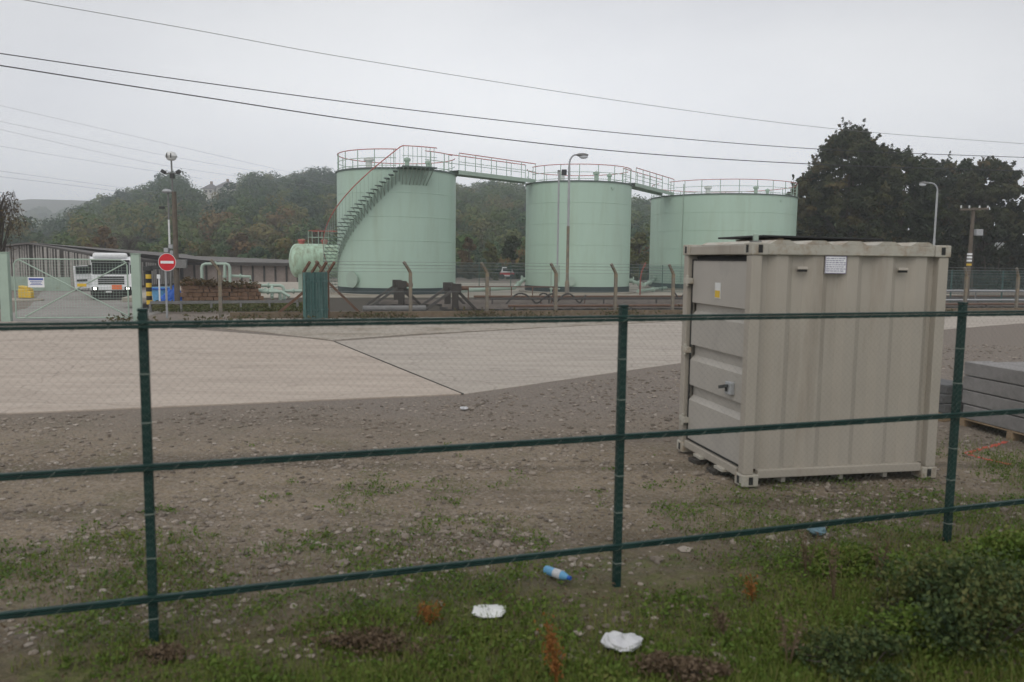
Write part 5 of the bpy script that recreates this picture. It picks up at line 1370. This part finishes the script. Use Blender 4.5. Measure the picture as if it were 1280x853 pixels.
# ------------------------------------------------------------------ near fence
def near_fence():
    P1 = Vector((-2.223, 4.796, 0)); d_ = Vector((3.03, 1.005, 0)); dn = d_.normalized(); nr = Vector((dn.y, -dn.x, 0))
    root = thing('fence', P1, 'dark green railed mesh fence crossing the whole foreground', 'fence')
    rz = math.atan2(dn.y, dn.x); po = None
    for k in range(-1, 4):
        q = P1 + d_ * k
        if po is None:
            po = MB().bx(-.027, .027, -.027, .027, -.15, 2.08).build('post', M['fence_green'], bevel=.006)
            o = po
        else: o = po.copy(); COL.objects.link(o)
        o.parent = root; o.location = d_ * k; o.rotation_euler.z = rz
        c = MB().bx(-.029, .029, -.029, .029, 2.082, 2.1).build('post_cap', M['fence_green'], bevel=.004); c.parent = o
        cl = MB()
        for z in (.16, .55, .83, 1.4, 1.7): cl.bx(-.029, .029, -.029, .031, z, z + .008)
        c = cl.build('clips', M['mesh_green'], None); c['kind'] = 'stuff'; c.parent = o
    a_, b_ = P1 - d_ * 1, P1 + d_ * 3
    for z in (.305, 1.135, 2.005):
        b = MB(); f_ = nr * .052
        b.bar(a_ + f_ + Vector((0, 0, z + .012)), b_ + f_ + Vector((0, 0, z + .012)), .034, .018)
        b.bar(a_ + f_ + Vector((0, 0, z - .012)), b_ + f_ + Vector((0, 0, z - .012)), .022, .022)
        b.build('rail', M['fence_green'], root, bevel=.004)
        t = MB(); Ln = (b_ - a_).length; nt_ = int(Ln / .028); hp = []          # one lacing wire wound round the rail
        for k in range(nt_):
            an = k * PI / 3; hp.append(a_ + dn * (k * .028) + f_ + nr * (.021 * math.cos(an)) + Vector((0, 0, z + .03 * math.sin(an))))
        t.tube(hp, .0014, 3)
        t.build('lacing_wire', M['mesh_green'], root)
    for k in range(-1, 3):
        m_ = lattice(MB(), P1 + d_ * k + nr * .034, P1 + d_ * (k + 1) + nr * .034, .05, 2.07, .052, .0009)
        m_.build('mesh_panel', M['mesh_green'], root)
near_fence()

# ------------------------------------------------------------------ overhead wires
def wire(pts, r, label, m_='cable'):
    P = [at(*p) for p in pts]
    # smooth curve through the surveyed points, run on past both ends
    P = [P[0] + (P[0] - P[1]) * .5] + P + [P[-1] + (P[-1] - P[-2]) * .5]
    out = []
    for i in range(len(P) - 1):
        p0, p1, p2, p3 = P[max(i - 1, 0)], P[i], P[i + 1], P[min(i + 2, len(P) - 1)]
        for k in range(10):
            t = k / 10
            out.append(.5 * ((2 * p1) + (p2 - p0) * t + (2 * p0 - 5 * p1 + 4 * p2 - p3) * t * t + (3 * p1 - p0 - 3 * p2 + p3) * t ** 3))
    out.append(P[-1])
    o = MB().tube(out, r, 6).build('overhead_wire', M[m_])
    tag(o, label, 'wire', 'overhead wires')
wire([(0, 67, 24), (250, 103, 26), (500, 136, 29), (780, 167, 33), (1030, 187, 37), (1280, 197, 42)], .016, 'dark cable, upper one of the two thick cables crossing the sky')
wire([(0, 82, 24), (250, 121, 26), (500, 158, 29), (780, 190, 33), (1030, 206, 37), (1280, 214, 42)], .019, 'black cable, lower one of the two thick cables crossing the sky')
wire([(30, 0, 26), (240, 37, 29), (450, 75, 32), (800, 130, 38), (1050, 162, 43), (1280, 180, 48)], .011, 'thin grey wire, highest of all crossing the sky', 'steel_dark')
far_w = [((0, 132, 90), (200, 178, 110), (390, 222, 140), 'highest'), ((0, 152, 90), (215, 196, 110), (372, 223, 140), 'second highest'), ((0, 162, 92), (200, 206, 110), (340, 226, 140), 'third highest'),
         ((0, 183, 92), (110, 201, 105), (211, 217, 120), 'fourth highest'), ((0, 214, 94), (95, 227, 105), (183, 239, 120), 'second lowest'), ((0, 221, 94), (90, 232, 105), (170, 242, 120), 'lowest')]
for p0, p1, p2, nm in far_w: wire([p0, p1, p2], .016, f'faint far wire over the hill, {nm} of the six at the left', 'steel')

# ------------------------------------------------------------------ loose stones, grass, weeds, litter
def stones():
    rng = np.random.default_rng(17); phi = (1 + 5 ** .5) / 2
    ico = np.array([(-1, phi, 0), (1, phi, 0), (-1, -phi, 0), (1, -phi, 0), (0, -1, phi), (0, 1, phi), (0, -1, -phi), (0, 1, -phi), (phi, 0, -1), (phi, 0, 1), (-phi, 0, -1), (-phi, 0, 1)]) / 1.9
    fc = [(0, 11, 5), (0, 5, 1), (0, 1, 7), (0, 7, 10), (0, 10, 11), (1, 5, 9), (5, 11, 4), (11, 10, 2), (10, 7, 6), (7, 1, 8), (3, 9, 4), (3, 4, 2), (3, 2, 6), (3, 6, 8), (3, 8, 9), (4, 9, 5), (2, 4, 11), (6, 2, 10), (8, 6, 7), (9, 8, 1)]
    b = MB(); n = 0
    while n < 36000:
        y = 4.6 + 14 * rng.random() ** 1.3; x = rng.uniform(-.75, .8) * (y + 1)
        if pad_mask(x, y) < .15: continue
        cl = noise.noise(Vector((x * .8, y * .8, 5)))
        if rng.random() > .45 + .9 * cl: continue
        if near_fence_dist(x, y) < .3 and rng.random() < .75: continue
        s = .004 + .026 * rng.random() ** 5
        if rng.random() < .03: s *= 1.8
        vs = ico * rng.uniform(.7, 1.3, (12, 1)) * s * np.array([1.3, 1, .6])
        a = rng.uniform(0, 2 * PI); R_ = np.array([[math.cos(a), -math.sin(a), 0], [math.sin(a), math.cos(a), 0], [0, 0, 1]])
        b.add(vs @ R_.T + np.array([x, y, gz(x, y) + s * .2]), fc); n += 1
    n = 0
    while n < 5000:
        y = rng.uniform(11, 24); x = rng.uniform(-9, 18)
        if pad_mask(x, y) < .15: continue
        s = .012 + .03 * rng.random() ** 3
        vs = ico * rng.uniform(.7, 1.3, (12, 1)) * s * np.array([1.3, 1, .6]); b.add(vs + np.array([x, y, gz(x, y) + s * .2]), fc); n += 1
    m = bpy.data.materials.new('loose_stone'); m.use_nodes = True; nt = m.node_tree
    g = _n(nt, 'ShaderNodeNewGeometry'); rp = _n(nt, 'ShaderNodeValToRGB'); nt.links.new(g.outputs['Random Per Island'], rp.inputs[0])
    e = rp.color_ramp.elements; e[0].color = (.10, .08, .063, 1); e[1].color = (.33, .29, .25, 1); k = e.new(.7); k.color = (.235, .195, .158, 1)
    pb = nt.nodes['Principled BSDF']; nt.links.new(rp.outputs[0], pb.inputs['Base Color']); pb.inputs['Roughness'].default_value = .9
    kind(b.build('gravel', m), 'stuff')
stones()

def grass_density(x, y):
    s = near_fence_dist(x, y)
    nv = noise.noise(Vector((x * .55, y * .55, 11))) + .5 * noise.noise(Vector((x * 1.6, y * 1.6, 2)))
    base = np.interp(s, [-3, -1.2, -.2, .6, 1.6, 3, 4.5], [1.0, .85, .6, .22, .04, -.2, -.6])
    if x > 1.5 and 0 < s < 2.0: base += .22
    if x < -.2 and s < -.2: base -= .22
    return base + nv * .75

def grass():
    rng = np.random.default_rng(23); Q = []; W = []
    tries = 0
    for _ in range(190000):
        y = 3.6 + 8.5 * rng.random() ** 1.6; x = rng.uniform(-.78, .82) * (y + .6)
        dn_ = grass_density(x, y)
        if rng.random() > dn_: continue
        z = gz(x, y); h = rng.uniform(.012, .06) * (1.0 + .5 * max(0, dn_)); a = rng.uniform(0, 2 * PI); l = rng.uniform(.2, 1.0) * h
        w_ = rng.uniform(.0022, .0045); px, py = math.cos(a + 1.57) * w_, math.sin(a + 1.57) * w_
        dx, dy = math.cos(a) * l, math.sin(a) * l
        Q.append([(x - px, y - py, z - .005), (x + px, y + py, z - .005), (x + dx + px * .3, y + dy + py * .3, z + h), (x + dx - px * .3, y + dy - py * .3, z + h)])
    kind(quads_object('grass', np.array(Q), M['grass']), 'stuff')
    # low broad-leaved weeds in rosettes
    C = []; S = []
    for _ in range(34000):
        y = 3.7 + 6.5 * rng.random() ** 1.5; x = rng.uniform(-.78, .82) * (y + .6)
        if rng.random() > (grass_density(x, y) + .9 * noise.noise(Vector((x * 2.3, y * 2.3, 41)))) * .8: continue
        k = rng.integers(5, 13); s = rng.uniform(.007, .02); z = gz(x, y)
        o = rng.normal(size=(k, 3)) * np.array([.045, .045, .018]) * (s / .02); o[:, 2] = np.abs(o[:, 2]) * 1.3 + .008
        C.append(o + np.array([x, y, z])); S.append(np.full(k, s))
    kind(quads_object('weeds', leaf_quads(np.concatenate(C), np.concatenate(S), rng), M['weed']), 'stuff')
    # dry brown plant litter and clods
    C = []
    for _ in range(26000):
        y = 3.7 + 6 * rng.random() ** 1.4; x = rng.uniform(-.78, .82) * (y + .6); q_ = near_fence_dist(x, y)
        if q_ > 1.6 or rng.random() > .35 + 1.1 * noise.noise(Vector((x * 1.3, y * 1.3, 21))): continue
        C.append((x, y, gz(x, y) + abs(rng.normal()) * .016 + .005))
    kind(quads_object('dead_leaves', leaf_quads(np.array(C), .017, rng, aspect=.45), M['dead_brown']), 'stuff')
grass()

def bush(px, py, w_, d_, h, n, lm, leaf, name, label, cat, seed, stems=22, cone=.0):
    rng = np.random.default_rng(seed); q = G(px, py); z = gz(q.x, q.y); root = thing(name, (q.x, q.y, z), label, cat)
    P, cs = crown_points(n, 1, 1, 34, rng); P = P + rng.normal(size=P.shape) * np.array([.09, .09, .12]); P *= np.array([w_ / 2, d_ / 2, h]); P[:, 2] = np.abs(P[:, 2]) + .02
    if cone: P[:, :2] *= (1 - cone * np.clip(P[:, 2:3] / h, 0, 1))
    quads_object('foliage', leaf_quads(P, leaf, rng), lm, root)
    s = MB()
    for k in range(stems):
        e = P[rng.integers(0, n)]; s.tube([(e[0] * .25, e[1] * .25, -.02), (e[0] * .7, e[1] * .7, e[2] * .8), tuple(e)], [.007, .005, .003], 4)
    o = s.build('stems', M['twig']); o.parent = root; o['kind'] = 'stuff'
bush(1220, 808, 1.3, 1.1, .42, 11000, M['bramble'], .018, 'bramble_bush', 'dark leafy bramble bush in the near right corner', 'bush', 71)
bush(1075, 840, .8, .6, .17, 3000, M['bramble'], .016, 'bramble_bush', 'lower bramble clump left of the corner bush', 'bush', 72)
bush(1275, 738, 1.1, .9, .34, 7000, M['weed'], .018, 'nettle_patch', 'green nettle patch at the right edge below the fence rail', 'plant', 73)
bush(1060, 715, 1.0, .6, .13, 2600, M['weed'], .017, 'nettle_patch', 'low nettle patch in front of the right fence post', 'plant', 74)
def stalk(px, py, h, label, seed, n=260, lm='dead_stalk'):
    rng = np.random.default_rng(seed); q = G(px, py); z = gz(q.x, q.y); root = thing('dock_plant', (q.x, q.y, z), label, 'plant')
    s = MB(); C = []
    for k in range(4):
        a = rng.uniform(0, 2 * PI); tp = Vector((math.cos(a) * .07, math.sin(a) * .07, h * rng.uniform(.75, 1))); s.tube([(0, 0, -.02), tp * .5 + Vector((0, 0, .02)), tp], [.005, .004, .002], 5)
        for _ in range(n // 4): u = rng.uniform(.3, 1); C.append(np.array(tp * u) + rng.normal(size=3) * .022)
    o = s.build('stem', M[lm]); o.parent = root; o['kind'] = 'stuff'
    sh_ = quads_object('seed_heads', leaf_quads(np.array(C), .012, rng), M[lm], root); sh_['kind'] = 'stuff'
stalk(697, 862, .42, 'tall rust orange dock plant at the bottom edge below the middle post', 81, 420)
stalk(537, 785, .16, 'small yellow orange dock plant left of the flat paper scrap', 82, 200)
stalk(942, 752, .2, 'thin orange dock plant between the middle and right posts', 83, 130)
bush(845, 850, .6, .3, .1, 1500, M['dead_brown'], .016, 'dead_bracken', 'brown dead bracken clump at the bottom edge right of the orange dock', 'plant', 84)
bush(468, 808, .8, .4, .05, 1300, M['dead_brown'], .015, 'dead_bracken', 'flat brown bracken patch between left and middle posts', 'plant', 85)
bush(205, 822, .35, .2, .05, 500, M['dead_brown'], .014, 'dead_bracken', 'brown bracken tuft at the foot of the left post', 'plant', 86)

for i, (px, py, h_, lab) in enumerate(((1042, 760, .5, 'tall dry brown stalk behind the lower bramble clump'), (1098, 735, .42, 'dry brown stalk between nettle patch and corner bramble'), (1150, 775, .5, 'dry brown stalk at the left edge of the corner bramble'),
                                     (985, 840, .34, 'short dry stalk at the bottom edge left of the bramble clump'), (1008, 725, .36, 'thin dry stalk left of the low nettle patch'), (905, 800, .22, 'small dry stalk between white bag and bramble clump'))):
    stalk(px, py, h_, lab, 90 + i, 150, 'dead_brown')
bush(1130, 815, .6, .5, .2, 2200, M['weed'], .017, 'nettle_patch', 'bright green weed patch between the bramble clump and the corner bush', 'plant', 87)
bush(1110, 790, .3, .25, .22, 420, M['yellow_leaf'], .016, 'weed_clump', 'yellowing weed clump left of the corner bramble bush', 'plant', 88)

def crumple(px, py, w_, d_, h, name, label, m_, seed, rz=0, cat='litter'):
    rng = np.random.default_rng(seed); q = G(px, py); z = gz(q.x, q.y); b = MB(); n, m = 18, 9; vs = []
    for i in range(m + 1):
        t = PI * i / m
        for k in range(n):
            a = 2 * PI * k / n; f = 1 + .22 * noise.noise(Vector((math.cos(a) * 2 + seed, math.sin(a) * 2, math.cos(t) * 2)))
            f *= 1 + rng.normal() * .03
            vs.append((math.sin(t) * math.cos(a) * w_ / 2 * f, math.sin(t) * math.sin(a) * d_ / 2 * f, (math.cos(t) * .5 + .42) * h * f * (.62 + .38 * abs(math.cos(a))) + .012 * noise.noise(Vector((math.cos(a) * 5, math.sin(a) * 5, t * 4 + seed)))))
    b.add(vs, [(i * n + k, (i + 1) * n + k, (i + 1) * n + (k + 1) % n, i * n + (k + 1) % n) for i in range(m) for k in range(n)])
    o = b.build(name, m_); o.location = (q.x, q.y, z + .02); o.rotation_euler.z = rz; tag(o, label, cat); return o
crumple(777, 815, .25, .2, .09, 'plastic_bag', 'crumpled white plastic bag on the grass nearest the bottom edge', M['paper'], 3)
crumple(611, 769, .24, .2, .035, 'paper_sheet', 'flat pale paper scrap on the grass left of the middle post', M['offwhite'], 5, .3)
# plastic bottle with blue label
q = G(697, 727); root = thing('plastic_bottle', (q.x, q.y, gz(q.x, q.y) + .03), 'blue and white plastic bottle lying on the grass below the bottom rail', 'bottle', rz=-.75)
Mr = Vector((1, 0, 0)).to_track_quat('Z', 'Y').to_matrix()
o = MB().lathe([(0, -.12), (.03, -.12), (.034, -.1), (.034, .05), (.02, .09), (.013, .1), (.013, .115), (0, .115)], 14, (0, 0, .02), M=Mr).build('body', M['ltblue'], smooth=True); o.parent = root
o = MB().lathe([(.035, -.03), (.0355, -.03), (.0355, .04), (.035, .04)], 14, (0, 0, .02), M=Mr).build('bottle_label', M['paper'], smooth=True); o.parent = root
o = MB().lathe([(.0135, .1), (.016, .1), (.016, .125), (0, .126)], 12, (0, 0, .02), M=Mr).build('cap', M['blue'], smooth=True); o.parent = root
crumple(1021, 671, .16, .14, .1, 'carrier_bag', 'scrunched grey blue bag on the ground below the bottom rail', mat('grey_blue_plastic', (.12, .2, .24), .4, .15, 20), 9)
crumple(580, 512, .13, .11, .05, 'paper_scrap', 'tiny white scrap on the gravel at the slab corner', M['paper'], 12)
# low scrub and tufts at the verge below the far fence
rng = np.random.default_rng(31); C = []
for _ in range(5200):
    s = rng.uniform(-11, 26); t = rng.uniform(-4.2 if s < -3 else -1.6, -.1)
    if noise.noise(Vector((s * .5, t * .8, 4))) < -.05: continue
    C.append(np.array(fl(s, t, .05)) + np.array([0, 0, abs(rng.normal()) * .12]))
kind(quads_object('verge_weeds', leaf_quads(np.array(C), .07, rng), leaf_mat('verge_leaf', [(.05, .05, .022), (.09, .068, .034), (.07, .075, .03), (.12, .08, .045)], nscale=.6)), 'stuff')
C = []
for _ in range(5000):
    p = np.array(G(rng.uniform(190, 378), rng.uniform(380, 391))); C.append(p + np.array([0, 0, .04 + abs(rng.normal()) * .07]))
kind(quads_object('rough_grass', leaf_quads(np.array(C), .07, rng), leaf_mat('rough_grass_leaf', [(.05, .07, .022), (.09, .10, .035), (.11, .095, .045)], nscale=.8)), 'stuff')
